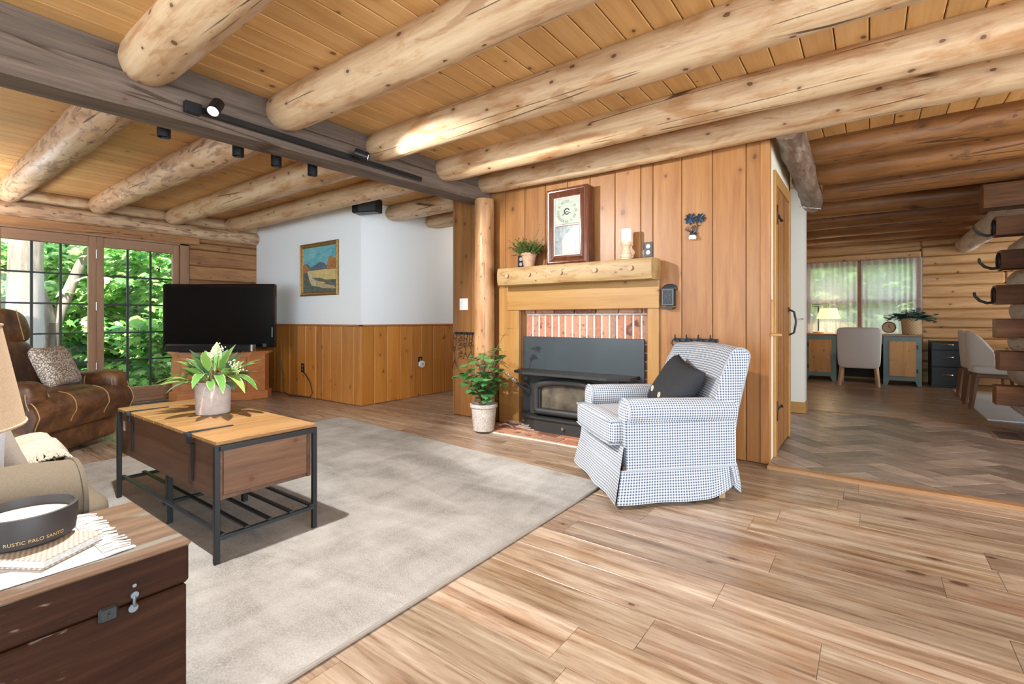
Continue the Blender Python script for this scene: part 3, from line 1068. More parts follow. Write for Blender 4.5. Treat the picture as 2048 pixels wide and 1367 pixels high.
# ---------------- fireplace wall
pf = MB()
rn = random.Random(17)
OX0, OX1, OZ = -2.65, -1.405, 1.085
edges = [-3.5, -3.27, -3.03, -2.83, -2.60, -2.37, -2.14, -1.92, -1.69, -1.47, -1.37, -1.147, -.925, -.70, XC]
for a, b in zip(edges[:-1], edges[1:]):
    z0 = OZ if (a < OX1 - .02 and b > OX0 + .02) else 0.004
    if z0 > .1 and a < OX0: pf.box(a + .0015, OX0, YF, YF + .025, .004, OZ, .004, rnd=rn.random())
    if z0 > .1 and b > OX1: pf.box(OX1, b - .0015, YF, YF + .025, .004, OZ, .004, rnd=rn.random())
    pf.box(a + .0015, b - .0015, YF, YF + .025, z0, ZC, .005, rnd=rn.random())
pf.box(-3.5, OX0, YF + .026, YF + .12, 0, ZC, rnd=.2); pf.box(OX1, XC - .01, YF + .026, YF + .12, 0, ZC, rnd=.2); pf.box(OX0, OX1, YF + .026, YF + .12, OZ, ZC, rnd=.2)
pf.box(-3.52, -3.5, YF - .001, YF + .12, .004, ZC, .003, rnd=.7)
structure('wall_fireplace', pf, M['pine_v'], 'knotty pine board wall around the fireplace', 'wall', smooth=0)

# closet side of that wall, facing the passage
ps = MB()
ps.box(XC - .06, XC + .004, YF - .006, YF + .035, .004, ZC, .004, rnd=.44)
structure('trim_7', ps, M['pine_v'], 'pine corner board between fireplace wall and passage', 'wall trim', smooth=0)
cwl = MB()
cwl.box(XC - .07, XC - .002, YF + .036, 3.86, ZT, ZC); cwl.box(XC - .07, XC - .002, 3.86, 4.66, 2.06, ZC); cwl.box(XC - .07, XC - .002, 4.66, 4.76, ZT, ZC)
cwl.box(-.95, XC - .002, 4.70, 4.765, ZT, ZC); cwl.box(-1.0, -.93, 4.76, 5.85, ZT, ZC)
structure('wall_closet', cwl, M['cream_wall'], 'narrow cream wall around the closet door', 'wall', smooth=0)
gw = MB().box(-3.4, -.545, 5.85, 6.05, ZT, ZC)
structure('wall_passage', gw, M['grey_wall'], 'pale wall end between passage and far room', 'wall', smooth=0)
structure('baseboard_passage', MB().box(-.93, -.538, 5.835, 5.85, ZT, ZT + .115, .004).box(-.545, -.533, 5.85, 6.05, ZT, ZT + .115, .004), M['pine_pale'], 'pine baseboard of the pale wall end', 'baseboard', smooth=0)

d1 = thing('door_1', 'batten pine closet door facing the passage', 'door'); d1['kind'] = 'structure'
dp = MB()
rn = random.Random(5)
ys = [3.93 + i * .085 for i in range(9)]
for a, b in zip(ys[:-1], ys[1:]): dp.box(XC - .03, XC + .006, a + .001, b - .001, ZT + .01, 1.97, .004, rnd=rn.random())
dp.build('door_planks', M['pine_vx'], d1, smooth=0)
fr = MB()
fr.box(XC - .03, XC + .016, 3.86, 3.93, ZT, 2.06, .004, rnd=.1); fr.box(XC - .03, XC + .016, 4.61, 4.67, ZT, 2.06, .004, rnd=.5); fr.box(XC - .03, XC + .016, 3.93, 4.61, 1.97, 2.06, .004, rnd=.8)
fr.build('door_casing', M['pine_pale_v'], d1, smooth=0)
for zz in (.34, 1.75):
    h = MB()
    h.box(XC + .012, XC + .022, 3.905, 3.93, zz - .07, zz + .07, .003)
    h.tube([(XC + .012, 3.93, zz), (XC + .012, 4.02, zz + .012), (XC + .012, 4.13, zz), (XC + .012, 4.17, zz)], [.011, .009, .007, .013], 8)
    h.build('strap_hinge', M['black'], d1)
h = MB()
h.tube([(XC + .015, 4.575, 1.08), (XC + .05, 4.575, 1.06), (XC + .065, 4.575, .98), (XC + .05, 4.575, .89), (XC + .015, 4.575, .87)], .008, 8)
h.box(XC + .008, XC + .016, 4.565, 4.59, 1.06, 1.1, .002)
h.build('pull_handle', M['black'], d1)
lk = MB().box(0, .07, 0, .03, 0, .018, .004).box(.0, .016, .02, .05, .0, .25, .003)
tag(lk.build('wooden_latch', M['pine_pale'], None, (XC + .004, YF - .014, .885), smooth=0), 'small wooden turn latch on the pine corner board', 'latch')
hk = MB().tube([(0, 0, 0), (0, -.03, 0), (.0, -.05, .008)], .006, 8)
tag(hk.build('coat_hook', M['nickel'], None, (-.56, 5.848, 1.0)), 'small nickel hook on the edge of the pale wall end', 'hook')

# ---------------- far room
bw = MB()
WX0, WX1, WZ0, WZ1 = -.86, .60, .74, 1.90
log_rows(bw, 0, YB, YB + .16, WX1 + .04, 3.8, ZT, ZC - .12, .165, 52, L=1.6, c=.02)
log_rows(bw, 0, YB, YB + .16, -1.3, WX0 - .04, ZT, ZC - .12, .165, 53, L=1.6, c=.02)
log_rows(bw, 0, YB, YB + .16, WX0 - .04, WX1 + .04, ZT, WZ0 - .03, .165, 54, L=1.6, c=.02)
log_rows(bw, 0, YB, YB + .16, WX0 - .04, WX1 + .04, WZ1 + .04, ZC - .12, .15, 55, L=2.6, c=.02)
bw.box(WX1 + .04, 3.8, YB + .161, YB + .2, 0, ZC); bw.box(-1.3, WX0 - .04, YB + .161, YB + .2, 0, ZC); bw.box(WX0 - .04, WX1 + .04, YB + .161, YB + .2, 0, WZ0 - .03)
bw.box(WX0 - .04, WX1 + .04, YB + .161, YB + .2, WZ1 + .04, ZC); bw.box(-1.3, 3.8, YB + .02, YB + .2, ZC - .12, ZC)
structure('wall_back', bw, M['hewn_x'], 'stacked log wall behind the desk', 'wall', smooth=0)
structure('wall_far_left', MB().box(-1.4, -1.3, 6.05, YB + .2, 0, ZC), M['hewn_x'], 'left wall of the far room', 'wall', smooth=0)

wf = thing('window_4', 'wide wooden window of the far room behind the sheer curtains', 'window'); wf['kind'] = 'structure'
s = MB()
for xx in (WX0, -.13, WX1): s.box(xx - .04, xx + .04, YB - .01, YB + .1, WZ0 - .03, WZ1 + .04, .004)
s.build('window_stile', M['door_frame'], wf, smooth=0)
s = MB()
for zz in (WZ0, 1.30, WZ1): s.box(WX0 + .04, -.17, YB, YB + .09, zz - .03, zz + .03, .004).box(-.09, WX1 - .04, YB, YB + .09, zz - .03, zz + .03, .004)
for xx in (-.50, .235): s.box(xx - .009, xx + .009, YB + .04, YB + .06, WZ0, WZ1)
s.build('window_rail', wood_rail, wf, smooth=0)
MB().box(WX0, WX1, YB + .05, YB + .054, WZ0, WZ1).build('glass_pane', M['glass'], wf, smooth=0)


def curtain(x0, x1, label):
    def fn(u, w):
        x = x0 + (x1 - x0) * u
        amp = .010 + .006 * w
        return (x, YB - .045 + amp * math.sin(u * 55 + 2 * math.sin(u * 9)), 1.955 - w * 1.20)
    m = MB().surf(fn, 90, 6)
    c = thing('sheer_curtain', label, 'curtain')
    m.build('curtain_cloth', M['curtain'], c, smooth=80, recalc=False)
    return c


curtain(-.90, -.16, 'sheer lace curtain panel behind the lit desk lamp')
curtain(-.11, .65, 'sheer lace curtain panel behind the basket plant')
rod = MB().tube([(-.95, YB - .045, 1.955), (.70, YB - .045, 1.955)], .006, 8)
tag(rod.build('curtain_rod', M['nickel']), 'thin rod carrying the two sheer curtains', 'curtain rod')

# ---------------- unseen walls behind the camera, with openings made for the added fill lights
wb = MB()
wb.box(-7.3, -4.05, -3.65, -3.5, 0, ZC); wb.box(2.05, 3.8, -3.65, -3.5, 0, ZC); wb.box(-4.05, 2.05, -3.65, -3.5, 0, .18); wb.box(-4.05, 2.05, -3.65, -3.5, 2.3, ZC)
structure('wall_south', wb, M['hewn_x'], 'log wall behind the photographer with a wide window opening', 'wall', smooth=0)
we = MB()
we.box(3.7, 3.85, -3.65, -2.05, 0, ZC); we.box(3.7, 3.85, 3.05, 6.75, 0, ZC); we.box(3.7, 3.85, -2.05, 3.05, 0, .18); we.box(3.7, 3.85, -2.05, 3.05, 2.3, ZC)
we.box(3.7, 3.85, 9.25, 10, 0, ZC); we.box(3.7, 3.85, 6.75, 9.25, 0, .6); we.box(3.7, 3.85, 6.75, 9.25, 2.15, ZC)
structure('wall_right', we, M['hewn'], 'log wall at the right end of the house', 'wall', smooth=0)

# ================================================================== BEAMS AND JOISTS
def beam(name, label, z0n, z1n, z0f, z1f, x0, x1, seed, slant=.0):
    """hewn beam along Y, bottom and top given at its near and far end"""
    y0, y1 = -3.5, YF - .02
    n = 60
    def prof_at(t):
        return (z0n + (z0f - z0n) * t, z1n + (z1f - z1n) * t)
    mb = MB()
    v, f = [], []
    for i in range(n + 1):
        t = i / n
        y = y0 + (y1 - y0) * t
        za, zb = prof_at(max(0, (y - .35) / (3.7 - .35)))
        def j(s_): return .006 * mnoise.noise(Vector((y * 2.5, seed + s_, 0)))
        c = .016
        v += [(x1 - c, y, za + j(1)), (x0 + c + slant, y, za + j(2)), (x0 + j(3), y, za + c), (x0 + j(4), y, zb), (x1 + j(5), y, zb), (x1 + j(6), y, za + c)]
    for i in range(n):
        for k_ in range(6):
            k2 = (k_ + 1) % 6
            f.append([i * 6 + k_, i * 6 + k2, (i + 1) * 6 + k2, (i + 1) * 6 + k_])
    f.append(list(range(6))); f.append([n * 6 + k_ for k_ in range(6)])
    mb.add(v, f, rnd=seed * .13)
    return tag(mb.build(name, M['beam'], None, smooth=30), label, 'beam')


beam('ceiling_beam', 'lower rough grey timber of the main beam, carrying the track lights', 2.065, 2.235, 2.145, 2.26, -3.22, -3.0, 3)
beam('ceiling_beam', 'upper rough grey timber of the main beam, under the ceiling boards', 2.237, ZC - .002, 2.262, ZC - .002, -3.20, -3.005, 7)

JZ, JR = 2.305, .118     # joist axis height, radius
RJ = 'joists of the living room ceiling right of the main beam'
LJ = 'joists of the ceiling between main beam and window wall'
names_r = ['peeled log joist ending on the main beam at the upper left, thickest and nearest',
           'peeled log joist ending on the main beam just left of the second track light',
           'peeled log joist ending on the main beam just right of the second track light',
           'knotty peeled log joist, second out from the pine fireplace wall',
           'peeled log joist lying along the top of the pine fireplace wall']
for i, (y, lab) in enumerate(zip((.87, 1.60, 2.34, 3.05, 3.60), names_r)):
    log('ceiling_joist', lab, 'log joist', -3.03, y, JZ + (0 if i else .01), 6.75, (.125, .122, .118, .115, .10)[i], (.12, .12, .122, .122, .108)[i], 'log', 'x', 3 + i, RJ, rings=70, taper0=.16, rough=.04)
names_l = ['bark-marked log joist at the left edge, ending above the recliner',
           'bark-marked log joist meeting the window wall above the left tall window',
           'peeled log joist meeting the window wall above the right tall window',
           'peeled log joist passing over the corner of the white partition']
for i, (y, lab) in enumerate(zip((.90, 1.62, 2.36, 3.06), names_l)):
    log('ceiling_joist', lab, 'log joist', XW + .06, y, JZ - .02 + (.015 if i == 3 else 0), 3.92, .105, .13 if i < 3 else .112, 'log_bark' if i < 2 else 'log', 'x', 23 + i, LJ, rings=60, taper0=.22, tl0=.12, rough=.05)
log('ceiling_joist', 'short log joist over the hallway beside the black loudspeaker', 'log joist', XP - .03, 3.86, JZ - .02, 1.35, .105, .105, 'log', 'x', 31, 'joists over the hallway', taper0=.3, tl0=.2)
log('ceiling_joist', 'short log joist deeper in the hallway, lit by the hall light', 'log joist', XP + .0, 4.50, JZ - .02, 1.2, .10, .10, 'log', 'x', 32, 'joists over the hallway', taper0=.3, tl0=.2)
log('log_post', 'upright peeled log post under the end of the main beam', 'log post', -2.985, 3.585, .002, 2.145, .10, .092, 'log_orange', 'z', 35, rings=50, rough=.05)
# passage and far room joists
labs = ['brown log joist over the passage, nearest, butting into the gnarled log',
        'brown log joist over the passage, second from the fireplace wall side',
        'brown log joist over the passage, third, at the strapped end of the gnarled log',
        'dark log joist over the threshold of the far room', 'dark log joist in the far room, fourth from the desk wall',
        'dark log joist in the far room, third from the desk wall', 'dark log joist in the far room, second from the desk wall', 'dark log joist in the far room right above the sheer curtains']
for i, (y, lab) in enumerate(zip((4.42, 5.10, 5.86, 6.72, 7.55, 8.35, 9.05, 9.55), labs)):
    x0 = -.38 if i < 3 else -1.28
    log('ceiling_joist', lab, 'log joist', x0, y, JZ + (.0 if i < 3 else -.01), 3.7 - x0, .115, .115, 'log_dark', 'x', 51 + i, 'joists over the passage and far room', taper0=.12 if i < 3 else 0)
log('girder_log', 'gnarled brown log under the joists along the top of the closet wall', 'log', -.435, 3.62, 2.262, 1.84, .085, .085, 'log_gnarly', 'y', 61, rough=.24, pitch=-.093, taper1=.25, rings=60, endmat='log_gnarly')
st = MB().box(-.09, .09, -.02, .02, -.004, .004, .002).box(-.06, -.02, -.028, -.018, -.01, .012, .002)
o = tag(st.build('strap_plate', M['chrome'], None, (-.445, 5.26, 2.034), rot=(.05, .25, 0)), 'pale metal strap plate on the end of the gnarled log', 'bracket')
log('girder_log', 'twisted pale log rising under the far room joists from the desk wall', 'log', 1.14, YB - .02, 2.09, 4.0, .11, .13, 'log_white', 'y', 63, rough=.20, rings=70).rotation_euler = (0, -.0, -PI / 2)

# log corner of the dining partition at the right edge
LX = .86
for i, z in enumerate((1.786, 1.50, 1.206, .927, .648, .356)):
    o = log('partition_log', ['squared log end of the partition, topmost with a horseshoe', 'squared log end of the partition, second from top with a horseshoe', 'squared log end of the partition, third from top with a horseshoe',
             'squared log end of the partition just below the horseshoes', 'squared log end of the partition beside the grey dining chairs', 'lowest squared log end of the partition, above the floor vent'][i], 'log end',
            LX + (.0, .03, .0, .0, .02, .0)[i], 5.80, z, 2.8, .085, .085, 'log_hewn_dark', 'x', 71 + i, 'log courses of the dining partition', rough=.015, square=1.0, seg=48, endmat='log_dark')
    o.scale = (1, 1, .96)
for i, z in enumerate((1.64, 1.353, 1.066, .787, .50, .22)):
    log('cross_log', ['round pale log end between the two upper horseshoe log ends', 'round pale log end between second and third horseshoe log ends', 'round pale log end below the third horseshoe log end',
        'round pale log end level with the dining table', 'round pale log end beside the dining chair legs', 'lowest round pale log end resting above the post'][i], 'log end', 1.205, 5.42 + .02 * (i % 2), z, 1.2, .135, .135, 'log_white', 'y', 81 + i,
        'round log ends of the dining partition', taper0=.25, rough=.06)
log('partition_log', 'long dark log butt under the far ceiling, top of the partition', 'log end', .78, 5.80, 2.045, 2.9, .105, .105, 'log_hewn_dark', 'x', 91, rough=.015, square=1.0, seg=48, endmat='log_dark')
tag(MB().box(-.07, .10, -.08, .08, 0, .09, .008).build('corner_block', M['hewn_x'], None, (1.19, 5.55, ZT), smooth=0), 'wooden block under the lowest partition log', 'block')

# ================================================================== RUG
rc = [(-1.285, -.55), (-1.285, 2.66), (-4.28, 2.90), (-4.30, -.55)]
rgo = MB().prism(rc, .001, .016).build('area_rug', M['rug'], None, smooth=0)
tag(rgo, 'large beige grey pile rug under the coffee table', 'rug')
MB().tube([(x, y, .0085) for x, y in rc] + [(rc[0][0], rc[0][1], .0085)], .008, 6).build('rug_binding', M['pillow_grey'], rgo)  # dark tube standing in for the shadow line along the rug edge

# ================================================================== FIREPLACE
fs = thing('fireplace_surround', 'pale pine board frame around the brick fireplace opening', 'fireplace surround', (0, YF, 0))
MB().box(-2.885, OX0 - .0, -.028, -.001, .012, 1.30, .004, rnd=.3).build('side_board', M['pine_pale_v'], fs, smooth=0)
MB().box(OX1, -1.315, -.028, -.001, .012, 1.30, .004, rnd=.7).build('side_board', M['pine_pale_v'], fs, smooth=0)
MB().box(-2.78, -1.305, -.042, -.029, OZ, 1.375, .004, rnd=.5).build('header_board', M['pine_pale'], fs, smooth=0)

bf = thing('brick_fireplace', 'red brick fireplace recess with a soldier course behind the stove', 'fireplace', (0, YF, 0))
rn = random.Random(9)
m = MB(); mo = MB()
yb = .10
x = OX0 + .01
while x < OX1 - .02:
    w = .052 + .006 * rn.random()
    m.box(x, min(x + w, OX1 - .002), yb, yb + .06, .80, 1.035, .004, rnd=rn.random()); x += w + .017
m.build('soldier_course', M['brick'], bf, smooth=0)
m = MB()
x = OX0 - .08
while x < OX1:
    m.box(max(x, OX0 + .004), min(x + .19, OX1 - .004), yb - .03, yb + .06, 1.05, 1.15, .006, rnd=rn.random()); x += .21
m.build('header_course', M['brick'], bf, smooth=0)
m = MB()
for side in (0, 1):
    m = MB()
    z = .02
    while z < .78:
        xa, xb = (OX0 + .002, OX0 + .09) if side == 0 else (OX1 - .10, OX1 - .002)
        m.box(xa, xb, yb, yb + .06, z, z + .058,   .005, rnd=rn.random()); z += .071
    m.build('side_brickwork', M['brick'], bf, smooth=0)
MB().box(OX0, OX1, yb + .007, yb + .1, .0, 1.16).build('mortar_bed', M['mortar'], bf, smooth=0)

he = thing('brick_hearth', 'flush brick hearth strip in front of the wood stove', 'hearth', (0, 0, 0))
m = MB()
for row in range(3):
    x = -2.86 - (.1 if row % 2 else 0)
    while x < -1.2:
        m.box(max(x, -2.86), min(x + .20, -1.2), 3.325 + row * .155, 3.325 + row * .155 + .14, .002, .014, .004, rnd=rn.random()); x += .214
m.build('hearth_bricks', M['brick'], he, smooth=0)
MB().box(-2.87, -1.19, 3.315, YF + .1, .0005, .008).build('hearth_mortar', M['mortar'], he, smooth=0)

# wood stove
ws = thing('wood_stove', 'black wood stove insert with arched glass door in the fireplace', 'stove', (-2.06, YF, 0))
MB().box(-.60, .60, .055, .07, .02, .838, .003).build('surround_plate', M['stove_plate'], ws, smooth=0)
MB().box(-.602, .602, .050, .0545, .4995, .5035).build('plate_seam', M['chrome'], ws, smooth=0)
def octo(hw, hf, yb_, ym, yf): return [(-hw, yb_), (hw, yb_), (hw, ym), (hf, yf), (-hf, yf), (-hw, ym)]
MB().prism(octo(.50, .33, .05, -.07, -.15), .012, .125).build('ash_base', M['stove'], ws, smooth=0)
MB().prism(octo(.53, .36, .05, -.085, -.175), .125, .145).build('ash_lip', M['stove'], ws, smooth=0)
MB().tube([(-.03, -.15, .07), (-.03, -.175, .07)], .012, 10).build('ash_knob', M['chrome'], ws)
MB().box(-.43, .43, -.075, .05, .145, .505, .006).build('firebox', M['stove'], ws, smooth=0)
MB().prism(octo(.56, .40, .05, -.14, -.235), .515, .537).build('top_plate', M['stove'], ws, smooth=0)
MB().prism(octo(.40, .28, .05, -.11, -.15), .505, .515).build('vent_slot', M['black'], ws, smooth=0)
def arch(hw, z0, zs, za, n=14): return [(-hw, z0), (hw, z0)] + [(hw * math.cos(PI * i / n), zs + (za - zs) * math.sin(PI * i / n)) for i in range(n + 1)]
RX = Matrix.Rotation(PI / 2, 4, 'X')
out, inn = arch(.37, .165, .40, .485), arch(.285, .215, .375, .435)
def ring_prism(mb, po, pi_, y0, y1):
    n = len(po)
    v = [(p[0], y0, p[1]) for p in po] + [(p[0], y0, p[1]) for p in pi_] + [(p[0], y1, p[1]) for p in po] + [(p[0], y1, p[1]) for p in pi_]
    f = []
    for i in range(n):
        j = (i + 1) % n
        f += [[i, j, n + j, n + i], [2 * n + i, 2 * n + j, 3 * n + j, 3 * n + i], [i, j, 2 * n + j, 2 * n + i], [n + i, n + j, 3 * n + j, 3 * n + i]]
    return mb.add(v, f)
dr = ring_prism(MB(), out, inn, -.125, -.07).build('stove_door', M['stove'], ws, smooth=30)
mdl = [(a[0] * .5 + b[0] * .5, a[1] * .5 + b[1] * .5) for a, b in zip(out, inn)]
MB().tube([(p[0], -.122, p[1]) for p in mdl] + [(mdl[0][0], -.122, mdl[0][1])], .032, 10, cap=False).build('door_moulding', M['stove'], dr)
MB().prism([(p[0] * 1.02, p[1]) for p in inn], .085, .10, M=RX).build('door_glass', M['stove_glass'], dr, smooth=0)
hd = MB()
hd.tube([(-.39, -.13, .36), (-.43, -.16, .38), (-.50, -.19, .43)], .011, 8)
hd.build('door_handle', M['black'], ws)
pts = [Vector((-.50, -.19, .43)) + Vector((-.0025, -.0008, .0022)) * i * .95 + Vector((math.sin(i * 1.0) * .011, 0, math.cos(i * 1.0) * .011)) for i in range(46)]
MB().tube(pts, .003, 5).build('coil_grip', M['chrome'], ws)

# debris beside the stove
mb = MB()
for i in range(16):
    p = Vector((-2.62 + rn.random() * .16, 3.50 + rn.random() * .17, .022 + .01 * rn.random()))
    a = rn.random() * 6
    mb.tube([p, p + Vector((math.cos(a) * .08, math.sin(a) * .08, .03 * rn.random())), p + Vector((math.cos(a + .6) * .15, math.sin(a + .6) * .12, .015))], .003, 5)
tag(mb.build('kindling', M['pot_grey'], None), 'heap of grey twigs on the hearth beside the stove', 'kindling', kind='stuff')

# mantel
mt = log_mesh(1.46, .088, .088, 15, seg=40, rings=60, rough=.035, square=.7)
mo_ = MB()
vv = []
for (x, y, z) in mt.v:
    vv.append((x, max(-.108, y * 1.18), min(.078, max(-.085, z))))
mt.v = vv
o = mt.build('mantel_log', [M['mantel'], M['mantel']], None, smooth=40)
o.location = (-2.765, YF - .112, 1.388)
tag(o, 'peeled half-round log mantel shelf over the fireplace', 'mantel')
for i, x in enumerate((.12, .36, .68, 1.0, 1.3)):
    MB().tube([(x, -.106, .005), (x, -.1125, .005)], .019, 14).build('plug', M['knot'], o)
MZ = 1.388 + .078

# clock
ck = thing('mantel_clock', 'tall mahogany wall clock with a painted glass door on the mantel', 'clock', (-2.075, YF, MZ + .001))
cw, chh, cdp = .40, .655, .115
MB().box(-cw / 2, cw / 2, -cdp, -.001, 0, chh, .004).build('clock_case', M['walnut'], ck, smooth=0)
fr = MB()
def mould(mb, w, h, prof, cx=0, cz=0, y=0, mi=0):
    """mitred frame: prof = [(inset, out)]"""
    rings = []
    for (ins, o_) in prof:
        a, b = w / 2 - ins, h / 2 - ins
        rings.append([(cx - a, y - o_, cz - b), (cx + a, y - o_, cz - b), (cx + a, y - o_, cz + b), (cx - a, y - o_, cz + b)])
    v = [p for r_ in rings for p in r_]
    f = []
    for i in range(len(rings) - 1):
        for k_ in range(4):
            k2 = (k_ + 1) % 4
            f.append([i * 4 + k_, i * 4 + k2, (i + 1) * 4 + k2, (i + 1) * 4 + k_])
    return mb.add(v, f, mi=mi)
mould(fr, cw, chh, [(0, .0), (0, .012), (.016, .022), (.02, .026), (.028, .024), (.045, .008), (.06, .001), (.066, .006), (.074, .007), (.08, .0)], 0, chh / 2, -cdp)
fr.build('ogee_frame', M['walnut'], ck, smooth=25)
dm = simple('pale_clock_dial', (.30, .33, .27), .5, nz=.12, nscale=30)
MB().box(-.12, .12, -cdp - .006, -cdp - .001, chh * .53, chh - .082).build('dial', dm, ck, smooth=0)
dc = Vector((0, -cdp - .0075, chh * .53 + .105))
RXt = Matrix.Rotation(PI / 2, 4, 'X')
M['numeral'] = simple('grey_green_numerals', (.10, .115, .08), .6)
for i, t_ in enumerate(('XII', 'I', 'II', 'III', 'IIII', 'V', 'VI', 'VII', 'VIII', 'IX', 'X', 'XI')):
    vs, fsx = text_mesh(t_, .036)
    Mt = Matrix.Translation(dc) @ RXt @ Matrix.Rotation(-i * PI / 6, 4, 'Z') @ Matrix.Translation((0, .085, 0))
    MB().add(vs, fsx, Mt).build('numeral', M['numeral'], ck, smooth=0, recalc=False)
hands = MB()
hands.tube([dc + Vector((0, -.002, 0)), dc + Vector((.035, -.002, -.018))], .003, 5)
hands.tube([dc + Vector((0, -.002, 0)), dc + Vector((-.045, -.002, -.03))], .0025, 5)
pts = [dc + Vector((math.cos(t) * .024, -.001, math.sin(t) * .024)) for t in [i * .42 for i in range(1, 14)]]
hands.tube(pts, .005, 6)
hands.build('hands', M['black'], ck)
pm = simple('grey_blue_glass_painting', (.15, .185, .19), .3, nz=.6, nscale=45)
MB().box(-.12, .12, -cdp - .006, -cdp - .001, .082, chh * .53 - .02).build('painted_panel', pm, ck, smooth=0)
pp = [(-.045, .09), (.085, .09), (.085, .22), (.06, .26), (.02, .275), (-.02, .255), (-.045, .21)]
MB().prism(pp, cdp + .0062, cdp + .0075, M=RXt).build('painted_arch', simple('dusty_mauve_paint', (.40, .33, .29), .4, nz=.15, nscale=60), ck, smooth=0)
sx_ = MB()
sx_.box(-.125, .125, -cdp - .009, -cdp - .001, chh * .53 - .016, chh * .53 - .002, .002)
mould(sx_, .256, chh - .156, [(0, 0), (0, .010), (.012, .010), (.014, 0)], 0, chh / 2 + .0, -cdp)
sx_.build('door_sash', M['pot_grey'], ck, smooth=0)

# mantel herb pot
hp = thing('herb_pot', 'little terracotta pot of bushy thyme on the mantel left end', 'potted plant', (-2.475, YF - .11, MZ + .001))
MB().lathe([(.0, 0), (.046, 0), (.066, .105), (.072, .107), (.074, .128), (.064, .128), (.06, .105), (0, .105)], 24).build('pot', M['terracotta'], hp)
rn = random.Random(77)
sm, lm = MB(), MB()
def sprig(base, d, L, nl, lw, ll, droop=.2, wig=.25):
    p = Vector(base); d = Vector(d).normalized(); pts = [p.copy()]
    n = 6
    for i in range(n):
        d = (d + Vector((rn.uniform(-wig, wig), rn.uniform(-wig, wig), rn.uniform(-wig, wig) - droop / n))).normalized()
        p = p + d * L / n; pts.append(p.copy())
    sm.tube(pts, [.0022 - .0012 * i / n for i in range(n + 1)], 4)
    for k_ in range(nl):
        t = (.2 + .8 * k_ / nl) * n
        i = min(int(t), n - 1); q = pts[i].lerp(pts[i + 1], t - i)
        a = rn.random() * 2 * PI
        lm.leaf(q, Vector((math.cos(a), math.sin(a), .3 + rn.random() * .6)), Vector((0, 0, 1)), ll * rn.uniform(.7, 1.2), lw * rn.uniform(.7, 1.2), .2, n=2, rnd=rn.random())
for i in range(110):
    a = rn.random() * 2 * PI; s_ = rn.random() ** .5
    sprig((math.cos(a) * .045 * s_, math.sin(a) * .045 * s_, .10), (math.cos(a) * s_ * 1.0, math.sin(a) * s_ * .6 - .3, .75), rn.uniform(.09, .19), 30, .013, .017)
for dx, L in ((-.95, .27), (.25, .30), (.4, .26), (1.0, .24), (-.6, .22)):
    sprig((dx * .03, -.01, .11), (dx, -.1, .9), L, 24, .009, .014, wig=.2)
sm.build('sprigs', M['stem'], hp); lm.build('foliage', M['thyme'], hp, recalc=False, smooth=0)

# candle on a turned holder
ch = thing('candle_holder', 'whitewashed turned wood candle holder on the mantel right end', 'candle holder', (-1.545, YF - .105, MZ + .001))
MB().lathe([(0, 0), (.048, 0), (.05, .012), (.042, .02), (.046, .03), (.044, .045), (.034, .055), (.036, .066), (.026, .085), (.027, .1), (.036, .112), (.045, .122), (.046, .142), (.0, .142)], 28).build('turned_base', M['whitewash'], ch)
cd = thing('pillar_candle', 'short white pillar candle standing on the turned holder', 'candle', (-1.545, YF - .105, MZ + .1435))
MB().lathe([(0, 0), (.038, 0), (.039, .004), (.039, .098), (.036, .102), (0, .100)], 28).build('wax', M['candle'], cd)
MB().tube([(0, 0, .098), (.001, 0, .112)], .0015, 5).build('wick', M['black'], cd)


def outlet(name, label, loc, rotz, mat='black_plastic', gangs=1):
    o_ = thing(name, label, 'outlet', loc, rotz)
    MB().box(-.036 * gangs, .036 * gangs, -.006, -.0005, -.058, .058, .003).build('cover_plate', M[mat], o_, smooth=0)
    f_ = MB()
    for zz in (-.024, .024): f_.lathe([(0, 0), (.016, 0), (.017, .002), (0, .002)], 14, M=Matrix.Translation((0, -.006, zz)) @ Matrix.Rotation(PI / 2, 4, 'X'))
    f_.build('socket_face', M['steel_wool'] if mat == 'black_plastic' else M[mat], o_)
    return o_


outlet('wall_outlet', 'black wall outlet half hidden behind the thyme pot', (-2.64, YF, MZ + .075), 0)
outlet('wall_outlet', 'black wall outlet beside the pillar candle', (-1.405, YF, MZ + .085), 0)
p = aty(606, 735, YP - .018)
outlet('wall_outlet', 'black wall outlet in the wainscot below the painting', p, 0)
p = atx(840, 722, XP + .018)
outlet('wall_outlet', 'black wall outlet in the hallway wainscot with the air freshener', p, PI / 2)
af = thing('air_freshener', 'white hexagonal plug-in air freshener in the hallway wainscot', 'air freshener', (p.x + .008, p.y + .005, p.z - .035), PI / 2)
MB().prism([(.045 * math.cos(i * PI / 3 + .5), .045 * math.sin(i * PI / 3 + .5)) for i in range(6)], .0, .035, M=Matrix.Rotation(PI / 2, 4, 'X')).build('shell', M['white'], af, smooth=0)
MB().lathe([(0, .0355), (.018, .0355), (.016, .041), (0, .042)], 16, M=Matrix.Rotation(PI / 2, 4, 'X')).build('cap', M['pot_grey'], af)
# light switch
lsw = thing('light_switch', 'white double rocker light switch on the pine wall by the log post', 'light switch', aty(928, 608, YF), 0)
MB().box(-.058, .058, -.006, -.0005, -.06, .06, .003).build('cover_plate', M['white'], lsw, smooth=0)
for sx in (-.024, .024): MB().box(sx - .015, sx + .015, -.010, -.006, -.033, .033, .002).build('rocker', M['white'], lsw, smooth=0)

